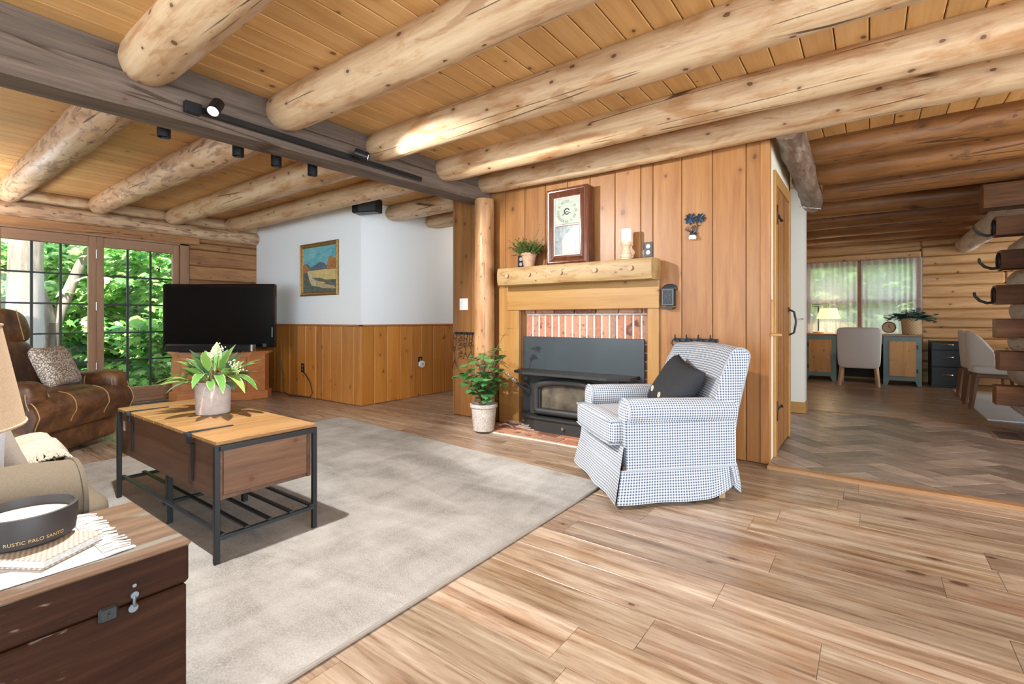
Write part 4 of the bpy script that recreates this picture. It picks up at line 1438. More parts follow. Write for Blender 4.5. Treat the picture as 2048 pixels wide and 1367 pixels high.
# cast match holder
mh = thing('match_holder', 'small black cast iron match box on the wall right of the mantel', 'match holder', aty(1340, 592, YF))
b = MB().box(-.044, .044, -.05, -.001, -.075, .055, .003)
b.prism([(-.05, -.085), (.05, -.085), (.03, -.1), (-.03, -.1)], .001, .05, M=RXt)
b.build('box_body', M['black'], mh, smooth=0)
s = MB()
for i in range(9):
    a = PI * i / 8
    s.lathe([(0, 0), (.013, 0), (.010, .007), (0, .008)], 10, M=Matrix.Translation((.048 * math.cos(a), -.0, .055 + .028 * math.sin(a))) @ RXt @ Matrix.Translation((0, 0, .002)))
s.prism([(-.05, .05)] + [(.05 * math.cos(PI - PI * i / 8), .055 + .03 * math.sin(PI * i / 8)) for i in range(9)] + [(.05, .05)], .001, .008, M=RXt)
s.build('scallop_crest', M['black'], mh)
g = MB()
for sx in (-1, 1):
    for sz in (-1, 1):
        g.tube([(sx * .004, -.051, sz * .006 - .01), (sx * .02, -.052, sz * .012 - .01), (sx * .028, -.052, sz * .032 - .01), (sx * .014, -.052, sz * .045 - .01), (sx * .01, -.052, sz * .028 - .01)], .0035, 6)
mould(g, .084, .122, [(0, 0), (0, .004), (.007, .004), (.007, 0)], 0, -.01, -.05)
g.build('scrollwork', M['stove_plate'], mh)

# grape leaf plaque
gp = thing('leaf_ornament', 'blackened metal grape leaf ornament with a white shell on the pine wall', 'wall ornament', aty(1388, 455, YF))
LEAFP = [(0, -.5), (.08, -.28), (.3, -.42), (.26, -.18), (.5, -.08), (.34, .06), (.44, .3), (.2, .24), (.12, .5), (0, .36), (-.12, .5), (-.2, .24), (-.44, .3), (-.34, .06), (-.5, -.08), (-.26, -.18), (-.3, -.42), (-.08, -.28)]
steelblue = simple('blue_black_leaf_metal', (.05, .075, .11), .35, .7, nz=.4, nscale=60)
def mleaf(mb, c, s_, rot, tilt=.2):
    Mt = Matrix.Translation(c) @ Matrix.Rotation(PI / 2, 4, 'X') @ Matrix.Rotation(rot, 4, 'Z')
    n = len(LEAFP)
    v = [(0, 0, .018)] + [(x * s_, y * s_, .004 + .010 * ((i % 2))) for i, (x, y) in enumerate(LEAFP)] + [(0, 0, .014)] + [(x * s_, y * s_, .001 + .010 * ((i % 2))) for i, (x, y) in enumerate(LEAFP)]
    f = [[0, 1 + i, 1 + (i + 1) % n] for i in range(n)] + [[n + 1, n + 2 + (i + 1) % n, n + 2 + i] for i in range(n)]
    f += [[1 + i, 1 + (i + 1) % n, n + 2 + (i + 1) % n, n + 2 + i] for i in range(n)]
    mb.add(v, f, Mt)
for c, s_, r_ in (((-.022, -.004, .065), .095, .5), ((.05, -.004, .062), .08, -.6), ((.0, -.012, -.045), .06, 2.8)):
    mb = MB(); mleaf(mb, c, s_, r_); mb.build('metal_leaf', steelblue, gp, smooth=0)
g = MB()
g.tube([(-.01, -.008, .06), (.02, -.01, .035), (.028, -.01, .0), (.015, -.01, -.03)], .004, 6)
g.tube([(.028, -.01, .01), (.05, -.012, .012)], .003, 6)
g.tube([Vector((.0 + .018 * (1 - t / 16) * math.cos(t * .8), -.012, -.003 + .018 * (1 - t / 16) * math.sin(t * .8))) for t in range(15)], .0025, 5)
for k_ in range(3): g.tube([(-.015, -.01, -.035), (-.035 - .008 * k_, -.014, -.02), (-.042 - .01 * k_, -.016, .012 - .01 * k_)], .0025, 5)
g.build('vine', M['black'], gp)
MB().lathe([(0, 0), (.024, .004), (.028, .02), (.02, .034), (0, .036)], 16, M=Matrix.Translation((-.002, -.03, -.095))).build('shell_cup', M['white'], gp)

# fire tool rack
tr_ = thing('fire_tool_rack', 'black iron hook rail on the pine wall behind the armchair', 'hook rail', aty(1392, 680, YF))
MB().box(-.16, .16, -.012, -.001, -.012, .012, .003).build('rail', M['iron_blue'], tr_, smooth=0)
for i in range(4):
    x = -.14 + i * .085
    MB().tube([(x, -.012, .008), (x, -.045, .004), (x, -.052, .03), (x, -.046, .04)], .005, 6).build('hook', M['iron_blue'], tr_)
kinds = ['poker', 'shovel', 'brush', 'tongs']
labs = ['black iron fire poker hanging on the first hook behind the armchair', 'black iron ash shovel hanging on the second hook behind the armchair',
        'hearth brush hanging on the third hook behind the armchair', 'black iron fire tongs hanging on the last hook behind the armchair']
bx = aty(1392, 680, YF)
for i in range(4):
    t_ = thing('fire_' + kinds[i], labs[i], 'fire tool', (bx.x - .14 + i * .085, YF - .038, bx.z + .012))
    lp = MB().tube([(0, 0, .004), (-.022, -.0, -.014), (-.03, 0, -.036), (-.012, 0, -.062), (0, 0, -.074), (.012, 0, -.062), (.03, 0, -.036), (.022, 0, -.014), (0, 0, .004)], .006, 6)
    lp.build('loop_handle', M['iron_blue'], t_)
    MB().tube([(0, 0, -.07), (0, 0, -.45)], .005, 6).build('shaft', M['iron_blue'], t_)
    e = MB()
    if i == 0: e.tube([(0, 0, -.45), (0, 0, -.53)], [.005, .001], 6).tube([(0, 0, -.46), (.03, 0, -.47), (.03, 0, -.44)], .004, 6)
    elif i == 1: e.box(-.045, .045, -.008, .008, -.57, -.45, .004)
    elif i == 2: e.box(-.03, .03, -.015, .015, -.55, -.45, .006)
    else: e.tube([(0, 0, -.45), (.025, 0, -.5), (.01, 0, -.56)], .005, 6).tube([(0, 0, -.45), (-.025, 0, -.5), (-.01, 0, -.56)], .005, 6)
    e.build('tool_end', M['iron_blue'], t_)

# bit and bridle rail by the post
kr = thing('bridle_rail', 'short blackened hook rail on the pine wall left of the log post', 'hook rail', aty(933, 666, YF))
MB().box(-.15, .13, -.012, -.001, -.012, .012, .003).build('rail', M['iron_blue'], kr, smooth=0)
kb = aty(933, 666, YF)
hx = (-.12, -.045, .03, .10)
for x in hx: MB().tube([(x, -.012, .006), (x, -.04, -.004), (x, -.048, .014)], .005, 6).build('hook', M['iron_blue'], kr)
labs = ['rusty horse bit with triangle stirrup end hanging leftmost on the bridle rail', 'tangle of thin chain hanging second on the bridle rail', 'rusty snaffle bit hanging third on the bridle rail', 'rusty ringed bit hanging rightmost on the bridle rail beside the log post']
rn = random.Random(4)
for i, x in enumerate(hx):
    g = MB()
    if i == 1:
        q = Vector((0, 0, 0)); pts = [q.copy()]
        for k_ in range(70):
            q = Vector((rn.uniform(-.03, .03), rn.uniform(-.008, .0), -.0035 * k_ - rn.uniform(0, .03))); pts.append(q)
        g.tube(pts, .002, 4)
    else:
        L = (.36, .22, .26, .24)[i]
        g.tube([(math.cos(t) * .022, 0, math.sin(t) * .03 - .03) for t in [k_ * PI / 6 for k_ in range(13)]], .0035, 6)
        g.tube([(-.018, 0, -.05), (-.022, -.003, -L * .4), (-.005, -.005, -L * .55), (.008, -.003, -L * .75)], .0035, 6)
        g.tube([(.018, 0, -.05), (.02, -.003, -L * .35), (.0, -.006, -L * .42), (-.025, -.003, -L * .40)], .0032, 6)
        g.tube([(0, -.003, -L * .74), (-.032, -.003, -L), (.032, -.003, -L), (0, -.003, -L * .74)], .004, 6)
        g.tube([(math.cos(t) * .02 - .01, -.004, math.sin(t) * .02 - L * .45) for t in [k_ * PI / 5 for k_ in range(11)]], .003, 5)
    tag(g.build('horse_bit' if i != 1 else 'thin_chain', M['black'], None, (kb.x + x, YF - .045, kb.z)), labs[i], 'horse bit' if i != 1 else 'chain', 'tack hanging on the bridle rail')

# speaker
sp = thing('loudspeaker', 'black bookshelf loudspeaker mounted high on the white corner', 'loudspeaker', (-4.47, YP - .09, 2.17), .35)
MB().box(-.15, .15, -.075, .08, 0, .155, .012).build('cabinet', M['black_plastic'], sp, smooth=0)
MB().box(-.06, .145, -.085, -.0755, .006, .149, .004).build('grille', simple('charcoal_grille', (.03, .03, .032), .9), sp, smooth=0)
MB().box(-.20, .0, .075, .10, .05, .10).build('mount', M['black'], sp, smooth=0)

# ================================================================== PAINTING
pc = aty(639, 538, YP)
pa = thing('framed_painting', 'gilt framed landscape painting of a yellow field on the white wall', 'painting', (pc.x, YP, pc.z), 0)
PWd, PH = .83, .665
m = MB(); mould(m, PWd, PH, [(0, .001), (0, .022), (.012, .03), (.022, .022), (.034, .020), (.05, .010), (.052, .005)])
m.build('picture_frame', M['gilt'], pa, smooth=20)
iw, ih = PWd - .10, PH - .10
def paint(name, c1, c2, sc=8):
    N = NT(name); f = N.noise(N.vmath('MULTIPLY', N.coord(), (1, 1, 1.6)), sc, 6, .7, .6)
    N.put(**{'Base Color': N.ramp(f, [(.35, c1), (.65, c2)]), 'Roughness': .6}); N.bump(f, .3, .004); return N.mat
mats = [paint('painted_sky', (.06, .32, .42), (.24, .50, .52), 5), paint('painted_hills', (.06, .10, .14), (.13, .17, .19), 12), paint('painted_field', (.50, .38, .14), (.66, .53, .24), 10),
        paint('painted_undergrowth', (.03, .07, .08), (.16, .16, .10), 16), paint('painted_autumn_tree', (.28, .10, .03), (.48, .22, .06), 20), paint('painted_path', (.36, .26, .13), (.52, .42, .25), 14), paint('painted_fence', (.5, .48, .4), (.7, .68, .6), 20)]
m = MB()
def lay(poly, mi, d): m.prism([(x * iw / 2, z * ih / 2) for x, z in poly], 0.004, .006 + d, M=RXt, mi=mi)
lay([(-1, -1), (1, -1), (1, 1), (-1, 1)], 0, 0)
lay([(-1, -.2), (-1, .2), (-.75, .3), (-.5, .12), (-.2, .22), (.05, .33), (.3, .25), (.5, .1), (.75, .2), (1, .12), (1, -.2)], 1, .0004)
lay([(-1, -1), (-1, -.05), (1, -.02), (1, -1)], 2, .0008)
lay([(-1, -1), (-1, -.08), (-.7, -.05), (-.62, -.4), (-.45, -.7), (0, -.78), (.4, -.6), (1, -.62), (1, -1)], 3, .0012)
lay([(-.75, -.1), (-.62, -.1), (-.3, -.45), (.1, -.62), (.9, -.78), (1, -.9), (.2, -.85), (-.35, -.65)], 5, .0016)
lay([(-.45, -.35), (-.1, -.52), (.4, -.6), (1, -.62), (1, -.5), (.4, -.48), (0, -.38)], 3, .0020)
lay([(.45, -.05), (.5, .25), (.6, .5), (.72, .56), (.82, .45), (.96, .42), (1, .3), (1, -.05)], 4, .0024)
lay([(-1, -.1), (-1, .25), (-.85, .3), (-.7, .1), (-.6, .0), (-.62, -.1)], 4, .0024)
for x, z in ((-.66, -.12), (-.58, -.22), (-.5, -.32), (-.4, -.45), (-.28, -.58)): lay([(x, z - .13), (x + .05, z - .13), (x + .05, z + .06), (x, z + .06)], 6, .0028)
m.build('canvas', mats, pa, smooth=0)

# ================================================================== TRACK LIGHTS
tk = thing('track_light', 'black lighting track on the right face of the main beam', 'track light', (-2.985, 0, 2.15))
MB().box(0, .03, 1.05, 2.75, -.017, .017, .002).build('rail', M['black_plastic'], tk, smooth=0)
MB().box(.0, .035, 1.04, 1.12, -.03, .03, .003).build('end_feed', M['black_plastic'], tk, smooth=0)
def spot_head(name, label, loc, aim, lens, L=.10, r=.032, group=None):
    t_ = thing(name, label, 'spotlight', loc, 0, group)
    d = (Vector(aim) - Vector(loc)).normalized()
    q = d.to_track_quat('Z', 'Y').to_matrix().to_4x4()
    MB().lathe([(0, -L / 2), (r * .9, -L / 2), (r, -L / 2 + .006), (r, L / 2), (r * .86, L / 2), (r * .8, L / 2 - .016), (0, L / 2 - .016)], 24, M=q).build('can', M['black_plastic'], t_)
    MB().lathe([(0, L / 2 - .014), (r * .78, L / 2 - .014), (r * .78, L / 2 - .010), (0, L / 2 - .008)], 20, M=q).build('bulb', M[lens], t_)
    MB().tube([(0, 0, 0), (-.05, 0, .012)], .012, 8).build('arm', M['black_plastic'], t_)
    return t_
spot_head('track_spotlight', 'lit black track spotlight shining towards the camera', (-2.89, 1.165, 2.165), (-2.52, .78, 1.55), 'bulb')
spot_head('track_spotlight', 'black track spotlight tipped to the right near the second joist', (-2.895, 2.12, 2.165), (-2.45, 2.55, 1.95), 'bulb_dim')
tk2 = thing('track_light', 'second lighting track on the far side of the main beam', 'track light', (-3.245, 0, 2.155))
MB().box(0, .02, .9, 2.2, -.015, .015, .002).build('rail', M['black_plastic'], tk2, smooth=0)
for i, (y, lab) in enumerate(zip((1.05, 1.46, 1.71, 1.98), ('black spot can peeking under the main beam, leftmost of four', 'black spot can peeking under the main beam, second of four',
                             'black spot can peeking under the main beam, third of four', 'black spot can peeking under the main beam, nearest the loudspeaker'))):
    spot_head('track_spotlight', lab, (-3.29, y, 2.105), (-3.29, y, 0), 'black', L=.10, r=.034, group='spot cans behind the main beam')
cs = thing('ceiling_spotlight', 'round ceiling spotlight above the coffee table', 'ceiling light', (-2.08, .62, ZC - .001))
MB().lathe([(0, -.03), (.04, -.03), (.05, -.02), (.055, 0), (0, 0)], 24).build('housing', M['black_plastic'], cs)

# ================================================================== TELEVISION CORNER
th_tv = math.atan2(0.595, 0.8035)
ts = thing('tv_stand', 'cherry corner cabinet with moulded top under the television', 'cabinet', (-6.46, 2.59, 0), math.atan2(.58, .54))
body = [(-.40, 0), (.40, 0), (.55, .14), (.55, .30), (.22, .62), (-.22, .62), (-.55, .30), (-.55, .14)]
def off(poly, s_): return [(x * s_, (y - .28) * s_ + .28) for x, y in poly]
MB().prism(off(body, .97), .10, .555).build('carcass', M['cherry'], ts, smooth=0)
MB().prism(off(body, 1.03), .002, .10).build('plinth', M['cherry'], ts, smooth=0)
m = MB(); m.prism(off(body, 1.0), .555, .572); m.prism(off(body, 1.05), .572, .60); m.build('top', M['cherry'], ts, smooth=0)
for sx in (-1, 1):
    d_ = MB().box(sx * .19 - .175, sx * .19 + .175, -.022, .0, .13, .53, .004).build('door', M['cherry'], ts, smooth=0)
    m = MB(); mould(m, .24, .29, [(0, 0), (0, .006), (.015, .002), (.03, .010), (.12, .010)], sx * .19, .33, -.022)
    m.build('raised_panel', M['cherry'], d_, smooth=0)
    MB().lathe([(0, 0), (.008, 0), (.012, .012), (.01, .022), (0, .024)], 12, M=Matrix.Translation((sx * .05, -.022, .36)) @ RXt).build('knob', M['black'], d_)
MB().box(-.062, .062, -.006, .06, .0, .025, .003, M=Mx((.475, .065, .33), rz=.75)).build('side_rail', M['cherry'], ts, smooth=0)

tv = thing('television', 'large flat black television on the corner cabinet', 'television', (-6.43, 2.64, .602), th_tv)
MB().box(-.69, .69, -.03, .03, .05, .83, .012).build('bezel', M['gloss_black'], tv, smooth=0)
MB().box(-.64, .64, -.0315, -.0302, .105, .785).build('screen', M['screen'], tv, smooth=0)
MB().box(-.45, .45, .03, .10, .15, .70, .02).build('back_housing', M['black_plastic'], tv, smooth=0)
m = MB(); m.box(-.05, .05, -.01, .03, .0, .07); m.box(-.24, .24, -.06, .12, 0, .012, .004); m.build('foot', M['gloss_black'], tv, smooth=0)
m = MB().box(.655, .66, -.034, -.03, .18, .30); m.build('control_strip', M['nickel'], tv, smooth=0)
sb = thing('soundbar', 'long black soundbar on the cabinet under the screen', 'soundbar', (-6.43 + .595 * .17 - .03, 2.64 - .8035 * .17, .602), th_tv)
MB().box(-.52, .50, -.045, .045, .012, .098, .012).build('cabinet', M['black_plastic'], sb, smooth=0)
MB().box(.50, .525, -.046, .046, .01, .1, .008).build('end_cap', M['nickel'], sb, smooth=0)
MB().box(-.35, .35, -.04, .04, 0, .013).build('foot', M['black'], sb, smooth=0)
wr = MB()
wr.tube([(-6.13, 3.22, .50), (-6.10, 3.26, .30), (-6.12, 3.28, .06), (-6.04, 3.31, .010), (-5.86, 3.36, .010), (-5.68, 3.38, .014), (-5.64, 3.392, .07), (-5.70, 3.397, .20), (-5.82, 3.398, .30), (-5.885, 3.398, .335)], .006, 6)
tag(wr.build('power_cord', M['black'], None), 'black power cord hanging behind the corner cabinet to the outlet', 'cord')
rg = thing('floor_register', 'long dark floor vent in front of the tall windows', 'floor vent', (-6.93, 1.95, .001), PI / 2)
m = MB().box(-.30, .30, -.06, .06, 0, .005, .002); m.build('vent_frame', M['stove_plate'], rg, smooth=0)
m = MB()
for i in range(22): m.box(-.28 + i * .0262, -.28 + i * .0262 + .013, -.042, .042, .0052, .0062)
m.build('slots', M['black'], rg, smooth=0)
rg = thing('floor_register', 'brown metal floor vent in the herringbone tiles by the partition', 'floor vent', (.93, 5.72, ZT + .0005), 0)
MB().box(-.10, .10, -.19, .19, 0, .005, .002).build('vent_frame', M['desk_top'], rg, smooth=0)
m = MB()
for i in range(14): m.box(-.075, .075, -.165 + i * .0245, -.165 + i * .0245 + .013, .0052, .0062)
m.build('slots', M['black'], rg, smooth=0)

# ================================================================== COFFEE TABLE
ct = thing('coffee_table', 'wooden storage coffee table with black iron legs on the rug', 'coffee table', (-2.72, 1.065, .017))
tx, ty, tz = .62, .205, .475
m = MB()
for i in range(9):
    a, b = -tx + i * 2 * tx / 9, -tx + (i + 1) * 2 * tx / 9
    m.box(a + .0018, b - .0018, -ty - .012, ty + .012, tz, tz + .018, .003, rnd=i * .37)
m.build('lid', M['table_top'], ct, smooth=0)
bxm = MB()
bxm.box(-tx + .02, tx - .02, -ty + .002, -ty + .022, .245, tz - .001, .003, rnd=.2); bxm.box(-tx + .02, tx - .02, ty - .022, ty - .002, .245, tz - .001, .003, rnd=.5)
for sx in (-1, 1): MB().box(sx * (tx - .03) - .01, sx * (tx - .03) + .01, -ty + .0225, ty - .0225, .2625, tz - .001, .003, rnd=.7 + .1 * sx).build('end_panel', M['table_end'], ct, smooth=0)
bxm.box(-tx + .03, tx - .03, -ty + .01, ty - .01, .245, .262)
bxm.build('storage_box', M['table_side'], ct, smooth=0)
for sx in (-1, 1):
    for sy in (-1, 1):
        MB().box(sx * tx - .018 if sx > 0 else sx * tx, sx * tx if sx > 0 else sx * tx + .018, sy * ty - .004 - (.014 if sy < 0 else 0), sy * ty + .004 + (.014 if sy > 0 else 0), 0, tz - .001, .002).build('leg', M['black'], ct, smooth=0)
for sy in (-1, 1): MB().box(-.013, .013, sy * (ty - .03) - .013, sy * (ty - .03) + .013, 0, .245, .002).build('leg', M['black'], ct, smooth=0)
for sx in (-1, 1): MB().box(sx * tx - .010, sx * tx + .010, -ty, ty, tz - .022, tz - .002, .002).build('end_rail', M['black'], ct, smooth=0)
m = MB()
for sx in (-1, 0, 1): m.box(sx * (tx - .008) - .009, sx * (tx - .008) + .009, -ty, ty, .092, .108, .002)
for i in range(5):
    y = -ty + .012 + i * (2 * ty - .024) / 4
    m.box(-tx, tx, y - .010, y + .010, .108, .118, .002)
m.build('shelf_rack', M['iron_blue'], ct, smooth=0)
for sx in (-.42, .36):
    h = MB()
    h.box(sx - .018, sx + .018, -ty - .022, -ty - .012, tz - .03, tz + .022, .003)
    h.tube([(sx - .024, -ty - .022, tz + .012), (sx + .024, -ty - .022, tz + .012)], .009, 8)
    h.prism([(sx - .018, -.03), (sx + .018, -.03), (sx + .006, -.19), (sx - .006, -.19)], ty - .001, ty + .004, M=Matrix.Translation((0, 0, tz)) @ RXt)
    h.prism([(sx - .015, -ty - .012), (sx + .015, -ty - .012), (sx + .005, -.04), (sx - .005, -.04)], tz + .0185, tz + .022)
    h.build('strap_hinge', M['iron_blue'], ct, smooth=30)
MB().box(-tx + .05, -tx + .075, -ty - .0005, -ty + .002, tz - .10, tz - .05).build('paper_tag', M['pot_grey'], ct, smooth=0)

# plant on the coffee table
rn = random.Random(19)
pl = thing('table_plant', 'variegated leafy plant in a round cement pot on the coffee table', 'potted plant', (-2.76, 1.10, .017 + tz + .0185))
MB().lathe([(0, 0), (.074, 0), (.078, .004), (.082, .155), (.083, .168), (.072, .168), (.07, .14), (0, .14)], 32).build('pot', M['pot_grey'], pl)
lv, sm = MB(), MB()
for i in range(62):
    a = rn.random() * 2 * PI
    el = rn.uniform(.25, 1.35)
    d = Vector((math.cos(a) * math.cos(el), math.sin(a) * math.cos(el), math.sin(el)))
    b = Vector((math.cos(a) * .03, math.sin(a) * .03, .14))
    s_ = rn.uniform(.04, .11)
    e = b + d * s_
    sm.tube([b, e], .002, 4)
    lv.leaf(e, d, Vector((0, 0, 1)), rn.uniform(.10, .17), rn.uniform(.036, .058), rn.uniform(.3, 1.3), .25, n=5, mi=0 if rn.random() < .72 else 1, rnd=rn.random())
for a, ln in ((2.9, .2), (-.3, .24), (.1, .22), (-2.4, .2), (.5, .2), (-.7, .2), (3.4, .22)):
    d = Vector((math.cos(a) * .8035 - math.sin(a) * -.2, math.sin(a) * .6, .45))
    b = Vector((math.cos(a) * .03, math.sin(a) * .03, .15))
    sm.tube([b, b + d.normalized() * .09], .002, 4)
    lv.leaf(b + d.normalized() * .09, d, Vector((0, 0, 1)), ln, .045, 1.5, .25, n=6, rnd=rn.random())
lv.build('foliage', [M['leaf_var'], M['leaf_dark']], pl, recalc=False, smooth=60)
bl = MB()
for c in ((-.075, -.03, .27), (-.05, .0, .29), (.02, .02, .335), (.05, -.02, .32), (.15, .04, .26), (.165, .05, .23)):
    for k_ in range(26):
        q = Vector(c) + Vector((rn.gauss(0, .014), rn.gauss(0, .014), rn.gauss(0, .012)))
        bl.lathe([(0, -.004), (.0042, 0), (0, .004)], 5, M=Matrix.Translation(q))
    sm.tube([(0, 0, .14), (c[0] * .6, c[1] * .6, .22), c], .002, 4)
bl.build('blossom', M['blossom'], pl); sm.build('stalks', M['stem'], pl)

# ficus on the floor
fc = thing('ficus_plant', 'round leaved ficus in a flecked stone pot beside the log post', 'potted plant', (-2.755, 3.30, .0155))
MB().lathe([(0, 0), (.085, 0), (.092, .006), (.112, .205), (.122, .21), (.124, .235), (.112, .238), (.104, .2), (0, .2)], 32).build('pot', M['pot_fleck'], fc)
MB().lathe([(0, .202), (.103, .202), (0, .212)], 20).build('soil', M['soil'], fc)
lv, sm = MB(), MB()
rn = random.Random(23)
for i in range(22):
    a = i * 2.4 + rn.random() * .5
    h = rn.uniform(.34, .70)
    tip = Vector((math.cos(a) * rn.uniform(.08, .25), math.sin(a) * rn.uniform(.08, .22), h))
    b = Vector((0, 0, .20)); mdl_ = Vector((tip.x * .3, tip.y * .3, .2 + (h - .2) * .55))
    pts = [b, b.lerp(mdl_, .5), mdl_, mdl_.lerp(tip, .6) + Vector((0, 0, .02)), tip]
    sm.tube(pts, [.006, .005, .004, .003, .002], 5)
    for k_ in range(9):
        t = .35 + .65 * k_ / 8; j = min(3, int(t * 4)); q = pts[j].lerp(pts[j + 1], t * 4 - j)
        aa = rn.random() * 2 * PI; el = rn.uniform(-.3, .7)
        d = Vector((math.cos(aa) * math.cos(el), math.sin(aa) * math.cos(el), math.sin(el)))
        q2 = q + d * rn.uniform(.015, .04); sm.tube([q, q2], .0012, 3)
        lv.leaf(q2, d, Vector((0, 0, 1)), rn.uniform(.066, .098), rn.uniform(.064, .092), rn.uniform(.1, .6), .12, n=5, rnd=rn.random(), shape=1.0)
pts = [Vector((.02, .0, .55)), Vector((.10, .05, .72)), Vector((.16, .08, .84)), Vector((.20, .1, .90))]
sm.tube(pts, [.004, .003, .002, .001], 5)
for q, n_ in ((pts[1], 4), (pts[2], 4), (pts[3], 5)):
    for k_ in range(n_):
        aa = rn.random() * 2 * PI
        lv.leaf(q, Vector((math.cos(aa), math.sin(aa), .3)), Vector((0, 0, 1)), .055, .042, .4, .12, n=4, rnd=rn.random())
lv.build('foliage', M['ficus'], fc, recalc=False, smooth=60); sm.build('stems', M['ficus_stem'], fc)

# ================================================================== GINGHAM ARMCHAIR
ac = thing('armchair', 'blue and white gingham slipcovered armchair in front of the pine wall', 'armchair', (-1.085, 2.88, 0), -.764)
G, GS = M['gingham'], M['gingham_seam']
def arm_prof(cx, w, z0, zt, n=18):
    """upright panel with a rolled top, in (x, z)"""
    r = .073
    pr = [(cx - w / 2, z0), (cx + w / 2, z0)]
    zc = zt - r
    pr.append((cx + w / 2, zc - r * .75))
    for i in range(n + 1):
        a = -.65 + (PI + 1.3) * i / n
        pr.append((cx + r * 1.02 * math.cos(a), zc + r * math.sin(a)))
    pr.append((cx - w / 2, zc - r * .75))
    return pr
MROT = Matrix.Rotation(PI / 2, 4, 'Z')          # extrude axis x -> y ; profile y -> -x
for sx in (-1, 1):
    pr = [(-x, z) for x, z in arm_prof(sx * .292, .112, .20, .568)]
    o = MB().extrude(pr, -.285, .345, 8, M=MROT, fn=lambda t, x, y, z: (x, y * (1 + .0), z - .012 * max(0, t - .3)), ends=False)
    o.build('armrest', G, ac, smooth=50)
    pf_ = MB()
    P3 = arm_prof(sx * .292, .112, .20, .568)
    cxm, czm = sx * .292, .42
    rings = 4
    vv, ff_, uu = [], [], []
    for j in range(rings + 1):
        t = 1 - j / rings
        for (x, z) in P3:
            vv.append((cxm + (x - cxm) * t, -.285 - .018 * (1 - t ** 3) ** .8, czm + (z - czm) * t)); uu.append((vv[-1][0], vv[-1][2]))
    n = len(P3)
    for j in range(rings):
        for i in range(n):
            k2 = (i + 1) % n
            ff_.append([j * n + i, j * n + k2, (j + 1) * n + k2, (j + 1) * n + i])
    pf_.add(vv, ff_, uvs=uu)
    pf_.build('arm_front', G, ac, smooth=50)
    MB().tube([(x, -.286, z) for x, z in P3[2:]], .0045, 6, cap=False).build('piping', GS, ac)
# seat: deck + T cushion
MB().extrude([(-.27, .18), (.30, .18), (.30, .34), (-.27, .34)], -.238, .238, 1).build('seat_base', G, ac, smooth=0)
seat = MB()
def seatfn(q, w):
    if w[1] < -.20: pass
    w[2] += .018 * (1 - q[0] ** 2) * (1 - q[1] ** 2) if q[2] > 0 else 0
    return w
seat.rbox(0, -.055, .385, .472, .62, .135, 9, 12, fn=seatfn)
seat.rbox(0, -.318, .385, .615, .115, .132, 7, 12, fn=seatfn)
seat.build('seat_cushion', G, ac, smooth=60)
m = MB()
for zz in (.325, .447): m.tube([(-.303, -.30, zz), (-.296, -.368, zz), (-.19, -.377, zz), (0, -.379, zz), (.19, -.377, zz), (.296, -.368, zz), (.303, -.30, zz)], .0045, 6)
m.build('seat_piping', GS, ac)
# back: leaning, with a top roll towards the front edge
def back_prof():
    pr = [(.21, .22), (.335, .22), (.375, .50), (.435, .73), (.452, .81)]
    for i in range(9):
        a = -.2 + (PI + .1) * i / 8
        pr.append((.391 + .062 * math.cos(a), .808 + .048 * math.sin(a)))
    pr += [(.312, .76), (.288, .70), (.235, .50)]
    return pr
def bend(t, x, y, z):
    s_ = 2 * t - 1
    return (x, y + .035 * (s_ * s_ - .5) * -1 * (1 if y < .27 + .1 * (z - .22) else .2) + 0, z - .018 * abs(s_) ** 3)
bk = MB().extrude(back_prof(), -.322, .322, 16, fn=bend, ends=False)
bk.build('backrest', G, ac, smooth=50)
for sx in (-1, 1):
    BP = [bend((sx + 1) / 2, sx * .322, y, z) for y, z in back_prof()]
    cy_ = sum(p[1] for p in BP) / len(BP); cz_ = sum(p[2] for p in BP) / len(BP)
    vv, ff_, uu = [], [], []
    for j in range(4):
        t = 1 - j / 3.0
        for p in BP:
            vv.append((p[0] + sx * .014 * (1 - t ** 3), cy_ + (p[1] - cy_) * t, cz_ + (p[2] - cz_) * t)); uu.append((vv[-1][1], vv[-1][2]))
    n = len(BP)
    for j in range(3):
        for i in range(n):
            k2 = (i + 1) % n
            ff_.append([j * n + i, j * n + k2, (j + 1) * n + k2, (j + 1) * n + i])
    MB().add(vv, ff_, uvs=uu).build('back_side', G, ac, smooth=50)
    MB().tube(BP[1:-1], .0045, 6).build('piping', GS, ac)
# lower body cover under the arms and the skirt
def skirt_loop(z, flare):
    w, d0, d1 = .378 + flare, -.335 - flare, .305 + flare
    return w, d0, d1
lower = MB()
def wallstrip(mb, p0, p1, z0, z1, out0, nrm, n=24, wav=.0, lift=None, ph=0.0, e0=0.0, e1=0.0):
    """fabric strip from p0 to p1 (xy), from z1 down to z0, flaring by out0 at the bottom"""
    L = math.hypot(p1[0] - p0[0], p1[1] - p0[1])
    def fn(u, w):
        x = p0[0] + (p1[0] - p0[0]) * u; y = p0[1] + (p1[1] - p0[1]) * u
        zb = z0 + (lift(u) if lift else 0)
        z = z1 + (zb - z1) * w
        o_ = out0 * w + wav * w * math.sin(u * 14 + ph)
        sh_ = (-e0 * (1 - u) ** 3 + e1 * u ** 3) * w / L
        x += (p1[0] - p0[0]) * sh_; y += (p1[1] - p0[1]) * sh_
        return (x + nrm[0] * o_, y + nrm[1] * o_, z)
    mb.surf(fn, n, 8, su=L, sv=z1 - z0)
hw, yf, yk = .350, -.300, .335
for p0, p1, nr in (((-hw, yf), (hw, yf), (0, -1)), ((hw, yf), (hw, yk), (1, 0)), ((hw, yk), (-hw, yk), (0, 1)), ((-hw, yk), (-hw, yf), (-1, 0))):
    pass
